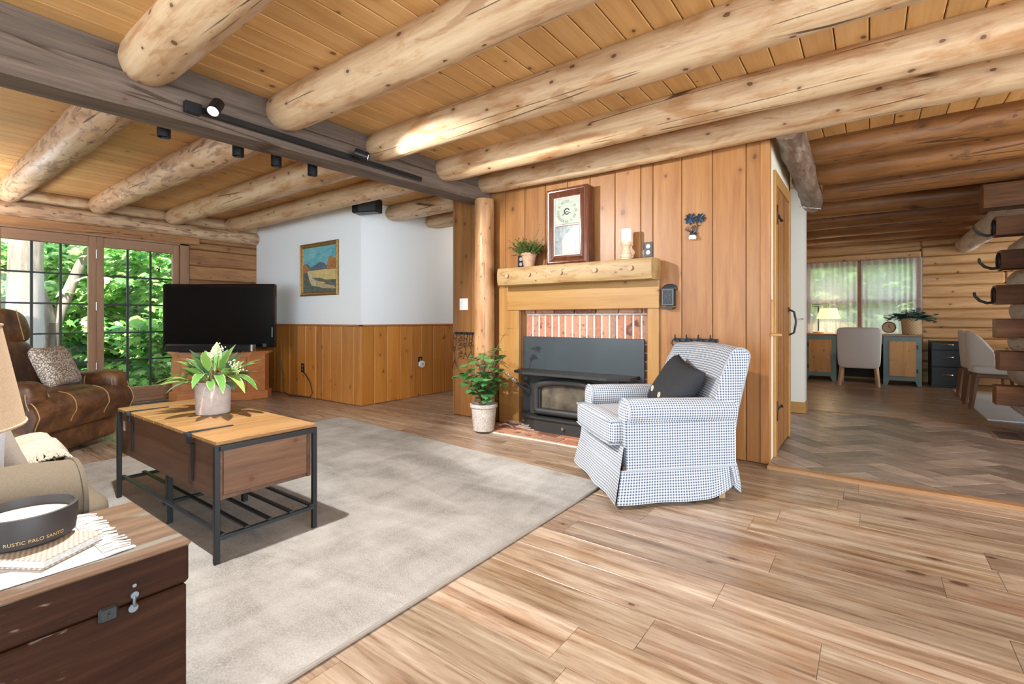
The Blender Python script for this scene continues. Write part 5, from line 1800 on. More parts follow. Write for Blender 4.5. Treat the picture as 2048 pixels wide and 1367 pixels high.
for sx in (-1, 1):
    wallstrip(lower, (sx * hw, yf), (sx * hw, yk), .19, .46, .008, (sx, 0))
wallstrip(lower, (-hw, yf - .012), (hw, yf - .012), .19, .325, .022, (0, -1))
wallstrip(lower, (hw, yk), (-hw, yk), .19, .46, .0, (0, 1))
lower.build('slipcover_body', G, ac, smooth=60, recalc=False)
def frontz(u): return .012 * math.sin(u * 5)
sk = MB()
wallstrip(sk, (-hw - .006, yf - .034), (hw + .006, yf - .034), .035, .195, .032, (0, -1), wav=.006, lift=lambda u: .012 - .02 * u, e0=.018, e1=.02)
sk.build('skirt_front', G, ac, smooth=60, recalc=False)
sk = MB()
wallstrip(sk, (hw + .008, yf - .03), (hw + .008, yk), .025, .195, .022, (1, 0), wav=.006, lift=lambda u: .0 + .10 * max(0, (u - .72) / .28) ** 2, e0=.034)
sk.build('skirt_side', G, ac, smooth=60, recalc=False)
sk = MB()
wallstrip(sk, (-hw - .008, yk), (-hw - .008, yf - .03), .03, .195, .022, (-1, 0), wav=.006, e1=.034)
sk.build('skirt_side', G, ac, smooth=60, recalc=False)
sk = MB()
wallstrip(sk, (hw, yk + .004), (-hw, yk + .004), .03, .195, .035, (0, 1), wav=.008)
sk.build('skirt_back', G, ac, smooth=60, recalc=False)
fp = MB()
def flap(u, w): return (hw + .012 + .035 * w - .05 * u + .010 * math.sin(u * 6 + w * 3), yk - .035 + .075 * u, .195 - (.10 + .06 * u) * w)
fp.surf(flap, 10, 8, su=.1, sv=.15)
fp.build('skirt_flap', G, ac, smooth=80, recalc=False)
m = MB()
m.tube([(hw + .010, yf - .03, .195), (hw + .010, yk, .195), (0, yk + .006, .195), (-hw - .010, yk, .195), (-hw - .010, yf - .03, .195), (0, yf - .038, .195), (hw + .010, yf - .034, .195)], .005, 6, cap=False)
m.build('skirt_piping', GS, ac)
for sx, sy in ((-1, -1), (1, -1), (-1, 1), (1, 1)):
    MB().tube([(sx * .30, sy * .27 + .0, .20), (sx * .305, sy * (.29 if sy > 0 else .28), .002)], [.028, .019], 4).build('leg', M['oak_leg'], ac, smooth=0)

# black pillow
bp = thing('throw_pillow', 'charcoal throw pillow with two pale buttons on the gingham armchair', 'pillow', (0, 0, 0))
bp.location = Vector((-1.085, 2.88, 0)) + Matrix.Rotation(-.764, 3, 'Z') @ Vector((.03, .15, .585))
bp.rotation_euler = (PI / 2 - .52, .20, -.764 - .12)
MB().pillow(.40, .36, .15, n=18, pinch=.10).build('cover', M['pillow_black'], bp, weld=True, smooth=70)
for x in (-.09, .03):
    b_ = MB().lathe([(0, 0), (.017, 0), (.019, .003), (.015, .005), (0, .004)], 18, M=Matrix.Translation((x, -.085, .0705)) @ Matrix.Rotation(.25, 4, 'X'))
    for s_ in (-1, 1): b_.lathe([(0, 0), (.0025, 0), (0, .001)], 6, M=Matrix.Translation((x + s_ * .005, -.0865, .0755)), mi=1)
    b_.build('button', [M['whitewash'], M['black']], bp)

# ================================================================== RECLINER
rcl = thing('recliner', 'distressed brown leather recliner in front of the tall windows', 'recliner', (-4.80, 1.03, 0), math.radians(132))
L_ = M['leather']
def q_(*a): return a
MB().rbox(0, .40, .135, .84, .74, .20, 10, 8).build('base', L_, rcl, weld=False, smooth=60)
# front pad, three panels wide, rolling from the seat down to the base
def pad(u, w):
    x = (u - .5) * .98
    e = 1 - abs(2 * u - 1) ** 5
    a = -.22 + w * 1.76
    sy, cz = math.copysign(abs(math.sin(a)) ** .62, a), max(0.0, math.cos(a)) ** .62
    y = .17 - .215 * sy - .03 * e * math.sin(PI * min(1, w * 1.1))
    z = .165 + .295 * cz + .012 * e
    if w > .8: y += (w - .8) * .25
    return (x * (1 - .03 * (1 - e)), y, z)
pd = MB().surf(pad, 30, 18).build('footrest_pad', L_, rcl, smooth=80)
m = MB()
for u in (.02, .335, .665, .98):
    m.tube([Vector(pad(u, i / 20)) + Vector((0, -.004, .004)) for i in range(1, 20)], .0035, 5)
m.build('stitching', M['stitch'], pd)
for sx in (-1, 1):
    def endcap(u, w, sx=sx):
        p = Vector(pad(0 if sx < 0 else 1, w)); c = Vector((p.x, .30, .22)); return tuple(p.lerp(c, u))
    MB().surf(endcap, 4, 18).build('pad_side', L_, rcl, smooth=80)
MB().rbox(0, .33, .40, .56, .56, .16, 5, 10, fn=lambda q, w: [w[0], w[1], w[2] + .02 * (1 - q[0] ** 2)]).build('seat_cushion', L_, rcl, smooth=70)
for sx in (-1, 1):
    def af(q, w):
        w[2] += -.03 * q[1] * (1 if q[2] > 0 else .2); w[0] += .02 * sx * (1 - q[1] ** 2) ; return w
    ar = MB().rbox(sx * .395, .36, .415, .21, .72, .30, 4.2, 12, fn=af).build('armrest', L_, rcl, smooth=70)
    m = MB()
    for yy, s_ in ((.22, 1.0), (.02, .86)):
        m.tube([(sx * .395 + .108 * s_ * math.cos(a), yy + .03 * math.sin(a), .44 + .138 * s_ * math.sin(a)) for a in [PI * i / 14 for i in range(-2, 17)]], .003, 5)
    m.build('stitching', M['stitch'], ar)
tilt = Mx((0, .60, .40), rx=-.24)
bkp = MB().rbox(0, .02, .22, .66, .24, .46, 4, 12, M=tilt, fn=lambda q, w: [w[0], w[1] - .03 * (1 - q[0] ** 2), w[2]])
bkp.build('back_cushion', L_, rcl, smooth=70)
MB().rbox(0, .03, .545, .70, .26, .30, 3.6, 12, M=tilt, fn=lambda q, w: [w[0] * (1 - .06 * max(0, q[2])), w[1] - .03 * (1 - q[0] ** 2), w[2]]).build('head_cushion', L_, rcl, smooth=70)
MB().rbox(0, .11, .30, .66, .14, .72, 8, 8, M=tilt).build('back_shell', L_, rcl, smooth=60)
m = MB()
for sx in (-.17, .17):
    m.tube([tilt @ Vector((sx, .03 - .155 - .0 * i, .42 + .25 * i / 8 - (0 if i < 8 else 0))) for i in range(9)], .003, 5)
m.build('back_stitching', M['stitch'], rcl)
Mr = Matrix.Translation(rcl.location) @ Matrix.Rotation(math.radians(132), 4, 'Z')
pw_ = thing('throw_pillow', 'small cream and brown speckled pillow on the leather recliner', 'pillow')
pw_.matrix_world = Mr @ Mx((.07, .27, .635), rx=PI / 2 - .42, rz=.12)
MB().pillow(.36, .34, .13, n=14).build('cover', M['speckle'], pw_, weld=True, smooth=70)

# ================================================================== SOFA
so = thing('sofa', 'tan fabric sofa facing the fireplace at the left edge', 'sofa', (-2.80, .10, 0))
S = M['sofa']
MB().box(-1.02, 1.02, -.62, .30, .09, .27, .03).build('frame', S, so, smooth=30)
for sx in (-1, 1):
    arm = MB()
    pr = [(-.10, .10), (.10, .10), (.105, .45)] + [(.125 * math.cos(a), .50 + .105 * math.sin(a)) for a in [(-.3 + (PI + .6) * i / 16) for i in range(17)]] + [(-.105, .45)]
    arm.extrude([(-x, z) for x, z in pr], -.60, .27, 10, M=Matrix.Translation((sx * .945, 0, 0)) @ MROT, fn=lambda t, x, y, z: (x, y * (1 - .06 * max(0, t - .85) / .15), z - .012 * max(0, t - .85) / .15))
    arm.build('armrest', S, so, smooth=50)
    MB().tube([(sx * .945 + x * .96, .272, z - .012) for x, z in pr[1:]], .006, 6).build('arm_piping', S, so)
for i, x in enumerate((-.56, 0.0, .56)):
    MB().rbox(x, -.02 + .02, .345, .575, .80, .155, 7, 10, fn=lambda q, w: [w[0], w[1], w[2] + (.03 * (1 - q[0] ** 2) * (1 - q[1] ** 2) if q[2] > 0 else 0)]).build('seat_cushion', S, so, smooth=60)
for i, x in enumerate((-.56, 0.0, .56)):
    MB().rbox(x, -.42, .60, .57, .22, .42, 5, 10, M=None).build('back_cushion', S, so, smooth=60)
MB().box(-.86, .86, -.66, -.52, .27, .74, .04).build('back_frame', S, so, smooth=30)
for sx in (-1, 1):
    for sy in (-.55, .22): MB().tube([(sx * .95, sy, .09), (sx * .95, sy, .017)], [.03, .022], 10).build('foot', M['dark_leg'], so)
p1 = thing('throw_pillow', 'grey taupe pillow leaning on the sofa behind the lamp shade', 'pillow')
p1.matrix_world = Mx((-2.235, .115, .575), rx=PI / 2 - .22, rz=-PI / 2 - .1) @ Matrix.Rotation(-.3, 4, 'Z')
MB().pillow(.40, .40, .15).build('cover', M['pillow_grey'], p1, weld=True, smooth=70)
p2 = thing('throw_pillow', 'pale blue grey pillow in front of the taupe sofa pillow', 'pillow')
p2.matrix_world = Mx((-2.07, .085, .57), rx=PI / 2 - .18, rz=-PI / 2 - .1)
MB().pillow(.36, .36, .12).build('cover', M['pillow_lav'], p2, weld=True, smooth=70)
tb = thing('throw_blanket', 'cream fringed throw folded over the front of the sofa seat', 'blanket')
def thr(u, w):
    x = -2.95 + .36 * u
    y = .08 + .50 * min(w, .88) + (.01 * max(0, w - .88) / .12)
    z = .475 + .012 * math.sin(u * 14 + w * 6) + .012 * math.sin(w * 11) + .02 * (1 - abs(2 * u - 1) ** 4)
    if w > .80: z -= (w - .80) / .20 * .12
    return (x, y, z)
MB().surf(thr, 26, 26).build('throw_cloth', M['throw'], tb, smooth=80, recalc=False)
m = MB()
rn = random.Random(8)
for i in range(70):
    p = Vector(thr(i / 69, 1.0))
    m.tube([p, p + Vector((rn.uniform(-.01, .01), .02, -.02)), p + Vector((rn.uniform(-.015, .015), .03, -.065))], [.004, .005, .003], 5)
for i in range(60):
    p = Vector(thr(1.0, .3 + .7 * i / 59))
    m.tube([p, p + Vector((.02, rn.uniform(-.01, .01), -.012)), p + Vector((.04, rn.uniform(-.015, .015), -.02))], [.005, .006, .004], 5)
m.build('fringe', M['throw'], tb)

# ================================================================== TRUNK (end table) AND WHAT STANDS ON IT
TX0, TX1, TY0, TY1, TH = -1.69, -1.29, -.42, .463, .48
tk_ = thing('storage_chest', 'dark worn wooden chest used as an end table beside the sofa', 'chest', (0, 0, 0.017))
h0 = TH - .017
MB().box(TX0 + .004, TX1 - .004, TY0 + .004, TY1 - .004, 0, h0 - .102, .004, rnd=.3).build('chest_body', M['trunk'], tk_, smooth=0)
ld = MB().box(TX0, TX1, TY0, TY1, h0 - .098, h0 - .006, .006, rnd=.6).build('lid', M['trunk'], tk_, smooth=0)
MB().box(TX0 - .004, TX1 + .004, TY0 - .004, TY1 + .004, h0 - .012, h0, .006, rnd=.1).build('lid_top', M['trunk_top'], ld, smooth=0)
pk = atx(216, 1226, TX1)
lk = MB().box(0, .010, pk.y - .017, pk.y + .017, pk.z - .033, pk.z - .001, .005)
lo = lk.build('lock_plate', M['black'], tk_, (TX1 - .003, 0, 0), smooth=0)
kh = MB().box(.0102, .0112, pk.y - .002, pk.y + .002, pk.z - .026, pk.z - .014)
kh.lathe([(0, 0), (.003, 0), (.003, .001), (0, .001)], 10, M=Matrix.Translation((.0102, pk.y, pk.z - .013)) @ Matrix.Rotation(PI / 2, 4, 'Y'))
kh.build('keyhole', M['black'], lo)
pk = atx(268, 1203, TX1)
lt = MB()
lt.tube([(0, pk.y, pk.z), (.008, pk.y, pk.z)], .0075, 12); lt.tube([(0, pk.y - .002, pk.z - .028), (.006, pk.y - .002, pk.z - .028)], .009, 12)
lt.tube([(.007, pk.y, pk.z - .003), (.010, pk.y - .002, pk.z - .015), (.009, pk.y + .001, pk.z - .024)], .0032, 6)
lt.tube([(0, pk.y + .0, pk.z + .020), (.006, pk.y, pk.z + .020)], .004, 10)
lt.build('hook_latch', M['latch'], tk_, (TX1 - .002, 0, -.017 + .017))
# runner
rnr = thing('table_runner', 'white woven runner with a fringed end on the wooden chest', 'runner', (0, 0, TH + .001))
MB().box(-1.665, -1.338, -.40, .318, 0, .003).build('runner_cloth', M['mat_white'], rnr, smooth=0)
m = MB()
for i in range(30):
    x = -1.662 + i * .322 / 29
    m.tube([(x, .318, .0025), (x + rn.uniform(-.004, .004), .342, .004), (x + rn.uniform(-.008, .008), .372 + rn.uniform(-.006, .006), .002)], [.0032, .0038, .0022], 5)
m.build('fringe', M['mat_white'], rnr)
# book
cover = NT('woven_tan_bookcloth')
ck_ = cover.n('TexChecker', {'Vector': cover.coord(), 'Color1': (.28, .21, .15, 1), 'Color2': (.50, .43, .35, 1), 'Scale': 170.0})
cover.put(**{'Base Color': ck_.outputs[0], 'Roughness': .7}); M['book_cloth'] = cover.mat
bk_ = thing('notebook', 'tan checked hardcover notebook under the candle bowl', 'book', (-1.485, .228, TH + .0045), math.atan2(.84, -.55))
MB().box(-.07, .07, -.10, .11, 0, .003, .001).build('cover', M['book_cloth'], bk_, smooth=0)
MB().box(-.067, .067, -.097, .107, .003, .017).build('page_block', M['mat_white'], bk_, smooth=0)
MB().box(-.07, .07, -.10, .11, .017, .020, .001).build('cover', M['book_cloth'], bk_, smooth=0)
# candle bowl
cb = thing('candle_bowl', 'black bowl candle with gold lettering on the notebook', 'candle', (-1.535, .222, TH + .0255))
CBR, CBH = .090, .068
MB().lathe([(0, 0), (.078, 0), (.086, .006), (CBR, .04), (CBR, CBH), (CBR - .006, CBH + .001), (CBR - .008, CBH - .022), (0, CBH - .022)], 48).build('bowl', simple('matte_black_ceramic', (.028, .024, .024), .45), cb)
MB().lathe([(0, CBH - .017), (.05, CBH - .018), (CBR - .0085, CBH - .021), (CBR - .0085, CBH - .03), (0, CBH - .03)], 40).build('wax', M['candle'], cb)
vs, fsx = text_mesh('RUSTIC PALO SANTO', .0105, 0, 1.05)
aim = math.atan2(0 - .222, 0 + 1.535) + .20
tv_ = []
for p in vs:
    z = .018 + p.y; rr = .0862 + (CBR - .086) * (z - .006) / .034 + .0008
    a = aim + p.x / .092
    tv_.append((rr * math.cos(a), rr * math.sin(a), z))
MB().add(tv_, fsx).build('lettering', M['gold'], cb, smooth=0, recalc=False)
# lamp
lp = thing('table_lamp', 'table lamp with a large oatmeal linen shade on the wooden chest', 'lamp', (-1.50, -.035, TH + .0045))
MB().lathe([(0, 0), (.075, 0), (.078, .012), (.03, .03), (.022, .06), (.05, .13), (.055, .18), (.03, .25), (.012, .28), (.012, .40), (0, .40)], 28).build('lamp_base', M['pot_grey'], lp)
sh = MB().lathe([(.252, .298), (.215, .505), (.212, .505), (.249, .298)], 56)
sh.f = [f for f in sh.f if len(f) == 4]; sh.m = sh.m[:len(sh.f)]; sh.r = sh.r[:len(sh.f)]; sh.uv = sh.uv[:len(sh.f)]
so_ = sh.build('lamp_shade', M['shade'], lp, smooth=60)
m = MB()
for r_, z in ((.252, .299), (.2155, .504)): m.tube([(r_ * math.cos(a), r_ * math.sin(a), z) for a in [2 * PI * i / 48 for i in range(49)]], .003, 6, cap=False)
m.build('shade_trim', M['shade'], so_)
m = MB(); m.tube([(-.21, 0, .49), (0, 0, .49), (.21, 0, .49)], .003, 6); m.tube([(0, 0, .38), (0, 0, .51)], .006, 8); m.build('shade_spider', M['nickel'], lp)

# ================================================================== FAR ROOM
dk = thing('writing_desk', 'sage teal desk with two amber pine doors under the far window', 'desk', (-.12, 9.17, ZT))
MB().box(-.77, .755, -.02, .52, .725, .752, .006).build('desk_top', M['desk_top'], dk, smooth=0)
def pedestal(x0, x1, hs, lab):
    cxp = (x0 + x1) / 2; w = x1 - x0
    m = MB()
    m.box(x0, x1, .02, .50, .09, .70, .003)
    pr = [(x0, .0), (x0 + .05, .0), (x0 + .075, .075), (x1 - .075, .075), (x1 - .05, 0), (x1, 0), (x1, .725), (x0, .725)]
    m.prism(pr, -.02, 0, M=Matrix.Translation((0, 0, 0)) @ RXt)
    m.box(x0, x0 + .03, .02, .5, 0, .1); m.box(x1 - .03, x1, .02, .5, 0, .1)
    m.build('pedestal', M['teal'], dk, smooth=0)
    d_ = MB().box(x0 + .07, x1 - .085 + .02, -.018, .0, .135, .655, .004, rnd=x0).build('door', M['pine_door'], dk, smooth=0)
    kx = x1 - .10 if hs < 0 else x0 + .10
    MB().lathe([(0, 0), (.009, 0), (.014, .012), (.012, .022), (0, .025)], 14, M=Matrix.Translation((kx, -.018, .38)) @ RXt).build('knob', M['nickel'], d_)
    hx = x0 + .06 if hs < 0 else x1 - .055
    for zz in (.22, .57): MB().box(hx - .008, hx + .012, -.008, .0 + .0, zz - .03, zz + .03, .002).build('hinge', M['black'], d_, smooth=0)
pedestal(-.745, -.305, -1, '')
pedestal(.285, .73, 1, '')
MB().box(-.30, .285, .03, .06, .60, .71, .003).build('keyboard_drawer', M['teal'], dk, smooth=0)
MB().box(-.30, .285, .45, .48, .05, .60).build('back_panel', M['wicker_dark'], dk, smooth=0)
DZ = ZT + .7525

def desk_chair():
    c = thing('desk_chair', 'light grey upholstered chair with oak legs at the teal desk', 'chair', (-.13, 8.98, ZT), 0)
    MB().rbox(0, -.20, .56, .53, .10, .60, 9, 12, fn=lambda q, w: [w[0] * (1 + .04 * q[2]), w[1] - .02 * (1 - q[0] ** 2), w[2]]).build('backrest', M['chair_grey'], c, smooth=60)
    MB().rbox(0, .06, .40, .50, .50, .13, 8, 8).build('seat', M['chair_grey'], c, smooth=60)
    for sx in (-1, 1):
        MB().tube([(sx * .20, -.19, .34), (sx * .235, -.27, 0)], [.032, .022], 4).build('leg', M['oak_leg'], c, smooth=0)
        MB().tube([(sx * .21, .26, .36), (sx * .22, .27, 0)], [.032, .022], 4).build('leg', M['oak_leg'], c, smooth=0)
    m = MB().tube([(-.24, -.252, .845), (0, -.272, .845), (.24, -.252, .845)], .006, 6)
    m.build('piping', M['chair_grey'], c)
    return c
desk_chair()
# desk lamp
dl = thing('desk_lamp', 'lit swing arm desk lamp with a pleated cream shade on the desk', 'lamp', (-.68, 9.42, DZ))
MB().lathe([(0, 0), (.075, 0), (.078, .018), (.02, .03), (0, .03)], 20).build('lamp_base', M['desk_top'], dl)
m = MB(); m.tube([(0, 0, .02), (0, 0, .44)], .009, 8); m.tube([(0, 0, .44), (-.09, 0, .445), (-.09, 0, .475), (.14, -.02, .475), (.14, -.02, .44)], .006, 6)
m.build('swing_arm', M['iron_blue'], dl)
nn = 72
m = MB()
v, f = [], []
for j, (r_, z) in enumerate(((.165, .235), (.115, .405))):
    for i in range(nn):
        rr = r_ * (1 + .018 * (i % 2)); v.append((.14 + rr * math.cos(2 * PI * i / nn), -.02 + rr * math.sin(2 * PI * i / nn), z))
for i in range(nn): f.append([i, (i + 1) % nn, nn + (i + 1) % nn, nn + i])
m.add(v, f)
m.build('pleated_shade', M['lit_shade'], dl, smooth=0, recalc=False)
lamp('desk_lamp_light', 'POINT', (-.54, 9.40, DZ + .30), 9, (1, .8, .5), .04)
# clock
kc = thing('desk_clock', 'round wooden alarm clock on the desk beside the chair', 'clock', (.235, 9.33, DZ), 0)
KM = Matrix.Translation((0, 0, .105)) @ RXt
MB().lathe([(0, -.02), (.08, -.02), (.088, -.01), (.088, .02), (.08, .028), (.072, .024), (.07, .02), (0, .02)], 28, M=KM).build('clock_case', M['desk_top'], kc)
MB().lathe([(0, .0205), (.07, .0205), (.07, .022), (0, .022)], 28, M=KM).build('dial', M['oak_leg'], kc)
m = MB(); m.tube([(0, -.025, .105), (.0, -.026, .15)], .003, 5); m.tube([(0, -.025, .105), (.03, -.026, .09)], .003, 5); m.build('hands', M['black'], kc)
m = MB()
for s_ in (-1, 1): m.tube([(s_ * .04, 0, .04), (s_ * .06, 0, 0.002)], .006, 6)
m.tube([(-.025, 0, .19), (-.02, 0, .215), (.02, 0, .215), (.025, 0, .19)], .005, 6)
m.build('feet', M['nickel'], kc)
# basket plant
ek = thing('basket_plant', 'blue green eucalyptus in a woven seagrass basket on the desk', 'potted plant', (.50, 9.30, DZ))
MB().lathe([(0, 0), (.105, 0), (.112, .01), (.128, .235), (.12, .24), (.11, .22), (0, .2)], 32).build('basket', M['basket'], ek)
rn = random.Random(51)
lv, sm = MB(), MB()
for i in range(34):
    a = rn.random() * 2 * PI; el = rn.uniform(.2, 1.2); L = rn.uniform(.10, .20)
    if i < 8: L, el, a = rn.uniform(.18, .26), rn.uniform(.2, .6), (PI if i % 2 else 0) + rn.uniform(-.4, .4)
    d = Vector((math.cos(a) * math.cos(el), math.sin(a) * math.cos(el) * .6, math.sin(el)))
    p = Vector((math.cos(a) * .06, math.sin(a) * .05, .22)); pts = [p.copy()]
    for k_ in range(5):
        d = (d + Vector((rn.uniform(-.2, .2), rn.uniform(-.2, .2), rn.uniform(-.22, .08)))).normalized(); p = p + d * L / 5; pts.append(p.copy())
    sm.tube(pts, .003, 4)
    for k_ in range(11):
        t = k_ / 10 * 4.99; q = pts[int(t)].lerp(pts[int(t) + 1], t % 1)
        aa = rn.random() * 2 * PI
        lv.leaf(q, Vector((math.cos(aa), math.sin(aa), rn.uniform(-.3, .6))), Vector((0, 0, 1)), rn.uniform(.06, .09), rn.uniform(.06, .085), .3, .1, n=4, rnd=rn.random())
lv.build('foliage', M['eucalyptus'], ek, recalc=False, smooth=60); sm.build('stems', M['stem'], ek)
# filing cabinet
fcab = thing('filing_cabinet', 'black three drawer filing cabinet beside the desk', 'cabinet', (.90, 9.30, ZT))
MB().box(-.185, .185, 0, .40, 0, .66, .006).build('cabinet_body', M['black_plastic'], fcab, smooth=0)
for z0, z1 in ((.03, .29), (.30, .53), (.54, .645)):
    d_ = MB().box(-.178, .178, -.018, 0, z0, z1, .004).build('drawer', M['black_plastic'], fcab, smooth=0)
    zc = (z0 + z1) / 2 + .02
    MB().tube([(-.06, -.018, zc), (-.045, -.034, zc), (0, -.038, zc + .004), (.045, -.034, zc), (.06, -.018, zc)], .007, 8).build('handle', M['chrome'], d_)
MB().lathe([(0, 0), (.008, 0), (.008, .004), (0, .005)], 12, M=Matrix.Translation((.165, -.0005, .535 - .01)) @ RXt @ Matrix.Translation((0, 0, .018))).build('key_lock', M['chrome'], fcab)
tag(MB().prism([(.92, 6.52), (3.3, 6.52), (3.3, 8.97), (.92, 8.97)], ZT + .001, ZT + .012).build('dining_rug', M['rug2'], None, smooth=0), 'pale blue grey flatweave rug under the dining chairs', 'rug')
RZ = ZT + .0125
def dining_chair(label, loc, rz):
    c = thing('dining_chair', label, 'chair', loc, rz, 'grey dining chairs around the table')
    def fn(u, w):
        a = (u - .5) * 2.6
        r_ = .245 - .02 * w
        z = .40 + .42 * w * (1 - .50 * abs(2 * u - 1) ** 2.6 * 1.0)
        return (r_ * math.sin(a), .02 - r_ * math.cos(a) * (1.0 + .22 * w), z)
    inner = lambda u, w: tuple(Vector(fn(u, w)) + Vector((-math.sin((u - .5) * 2.6) * .05, math.cos((u - .5) * 2.6) * .05, 0)))
    m = MB(); m.surf(fn, 24, 10); m.surf(inner, 24, 10)
    top = [fn(i / 24, 1) for i in range(25)]; ti_ = [inner(i / 24, 1) for i in range(25)]
    m.surf(lambda u, w: tuple(Vector(top[round(u * 24)]).lerp(Vector(ti_[round(u * 24)]), w) + Vector((0, 0, .022 * math.sin(PI * w)))), 24, 4)
    for e in (0, 1): m.surf(lambda u, w, e=e: tuple(Vector(fn(e, u)).lerp(Vector(inner(e, u)), w)), 10, 2)
    m.build('backrest', M['chair_grey'], c, smooth=60, recalc=False)
    MB().rbox(0, .04, .43, .47, .50, .10, 6, 8).build('seat', M['chair_grey'], c, smooth=60)
    MB().box(-.22, .22, -.19, .27, .345, .385, .006).build('seat_rail', M['dark_leg'], c, smooth=0)
    for sx in (-1, 1):
        for sy in (-.19, .25): MB().tube([(sx * .20, sy, .36), (sx * .205, sy + (-.04 if sy < 0 else .02), 0)], [.034, .022], 4).build('leg', M['dark_leg'], c, smooth=0)
    return c
dc1 = dining_chair('light grey dining chair nearest the partition log ends', (1.10, 7.30, RZ), -PI / 2)
def dup_deep(root, loc, rz, label): return dup(root, loc, rz, label)
dup_deep(dc1, (1.115, 7.95, RZ), -PI / 2, 'light grey dining chair behind the nearest one, closer to the filing cabinet')
dup_deep(dc1, (1.85, 9.02, RZ), PI, 'light grey dining chair at the desk-wall end of the table')
dup_deep(dc1, (2.35, 9.02, RZ), PI, 'light grey dining chair beyond the table end, farthest right')
dt = thing('dining_table', 'brown wooden dining table behind the partition log ends', 'table', (2.0, 7.75, RZ))
MB().box(-.50, .60, -1.0, .95, .70, .74, .008).build('table_top', M['desk_top'], dt, smooth=0)
for sx in (-.40, .5):
    for sy in (-.88, .83): MB().box(sx - .04, sx + .04, sy - .04, sy + .04, 0, .70, .006).build('leg', M['dark_leg'], dt, smooth=0)
# horseshoe hooks
labs = ['black horseshoe hook on the topmost partition log end', 'black horseshoe hook on the second partition log end from the top', 'black horseshoe hook on the third partition log end from the top']
for i, (z, dx) in enumerate(((1.786, 0), (1.50, .03), (1.206, 0))):
    hs = thing('horseshoe_hook', labs[i], 'hook', (LX + dx - .006, 5.80, z))
    m = MB()
    m.tube([(0, .055 * math.sin(t), .065 * math.cos(t) - .004) for t in [(-2.5 + 5.0 * k_ / 18) for k_ in range(19)]], .009, 8)
    m.build('horseshoe', M['black'], hs)
    m = MB()
    m.tube([(0, 0, -.062), (-.04, 0, -.066), (-.085, 0, -.045), (-.115, 0, -.005), (-.12, 0, .03)], [.011, .012, .012, .011, .010], 8)
    m.build('hook_arm', M['black'], hs)
# leather tack hanging at the right edge
lt_ = thing('leather_saddle', 'glossy oxblood saddle flap hanging on the partition at the right edge', 'saddle', (1.02, 5.28, 1.30))
def flapf(u, w): return (.0 + .26 * u + .035 * math.sin(w * 9) * (1 - u) - .02 * (1 - w), -.02 + .07 * math.sin(PI * u) + .01 * math.sin(w * 7), .30 - .44 * w)
m = MB(); m.surf(flapf, 14, 20); m.surf(lambda u, w: tuple(Vector(flapf(u, w)) + Vector((0, .03, 0))), 14, 20)
m.build('flap', M['saddle_leather'], lt_, smooth=80, recalc=False)
m = MB().tube([flapf(0, i / 20) for i in range(21)], .012, 8)
m.build('rolled_edge', M['saddle_leather'], lt_)

# ================================================================== OUTSIDE
gr = MB()
def ground(u, w):
    x = -7.45 - 28 * u; y = -14 + 40 * w
    z = -.75 + .10 * u * 28 * .6 + .2 * mnoise.noise(Vector((x * .3, y * .3, 0)))
    return (x, y, z)
gr.surf(ground, 24, 24)
structure('ground', gr, simple('leaf_litter', (.10, .11, .045), .9, nz=.5, nscale=2), 'leafy forest floor outside the tall windows', 'ground', smooth=60)
g2 = MB().box(-8, 8, 10.1, 26, -.5, -.3)
structure('ground', g2, simple('lawn', (.10, .20, .04), .9, nz=.4, nscale=3), 'grass outside the far room window', 'ground', smooth=0)
MAPLE = [(0, 0), (.16, .06), (.34, -.02), (.30, .16), (.52, .30), (.34, .38), (.40, .60), (.20, .52), (.12, .72), (0, 1.0), (-.12, .72), (-.20, .52), (-.40, .60), (-.34, .38), (-.52, .30), (-.30, .16), (-.34, -.02), (-.16, .06)]
def maple_leaf(mb, p, d, nrm, s_, mi, rnd_):
    d = d.normalized(); side = d.cross(nrm)
    if side.length < 1e-4: side = Vector((1, 0, 0))
    side.normalize(); nn_ = side.cross(d)
    v = [p + side * x * s_ + d * y * s_ + nn_ * (-abs(x) * .25 - y * y * .2) * s_ for x, y in MAPLE]
    c = p + d * .35 * s_
    v.append(c)
    n_ = len(MAPLE)
    mb.add(v, [[i, (i + 1) % n_, n_] for i in range(n_)], None, mi, rnd_)
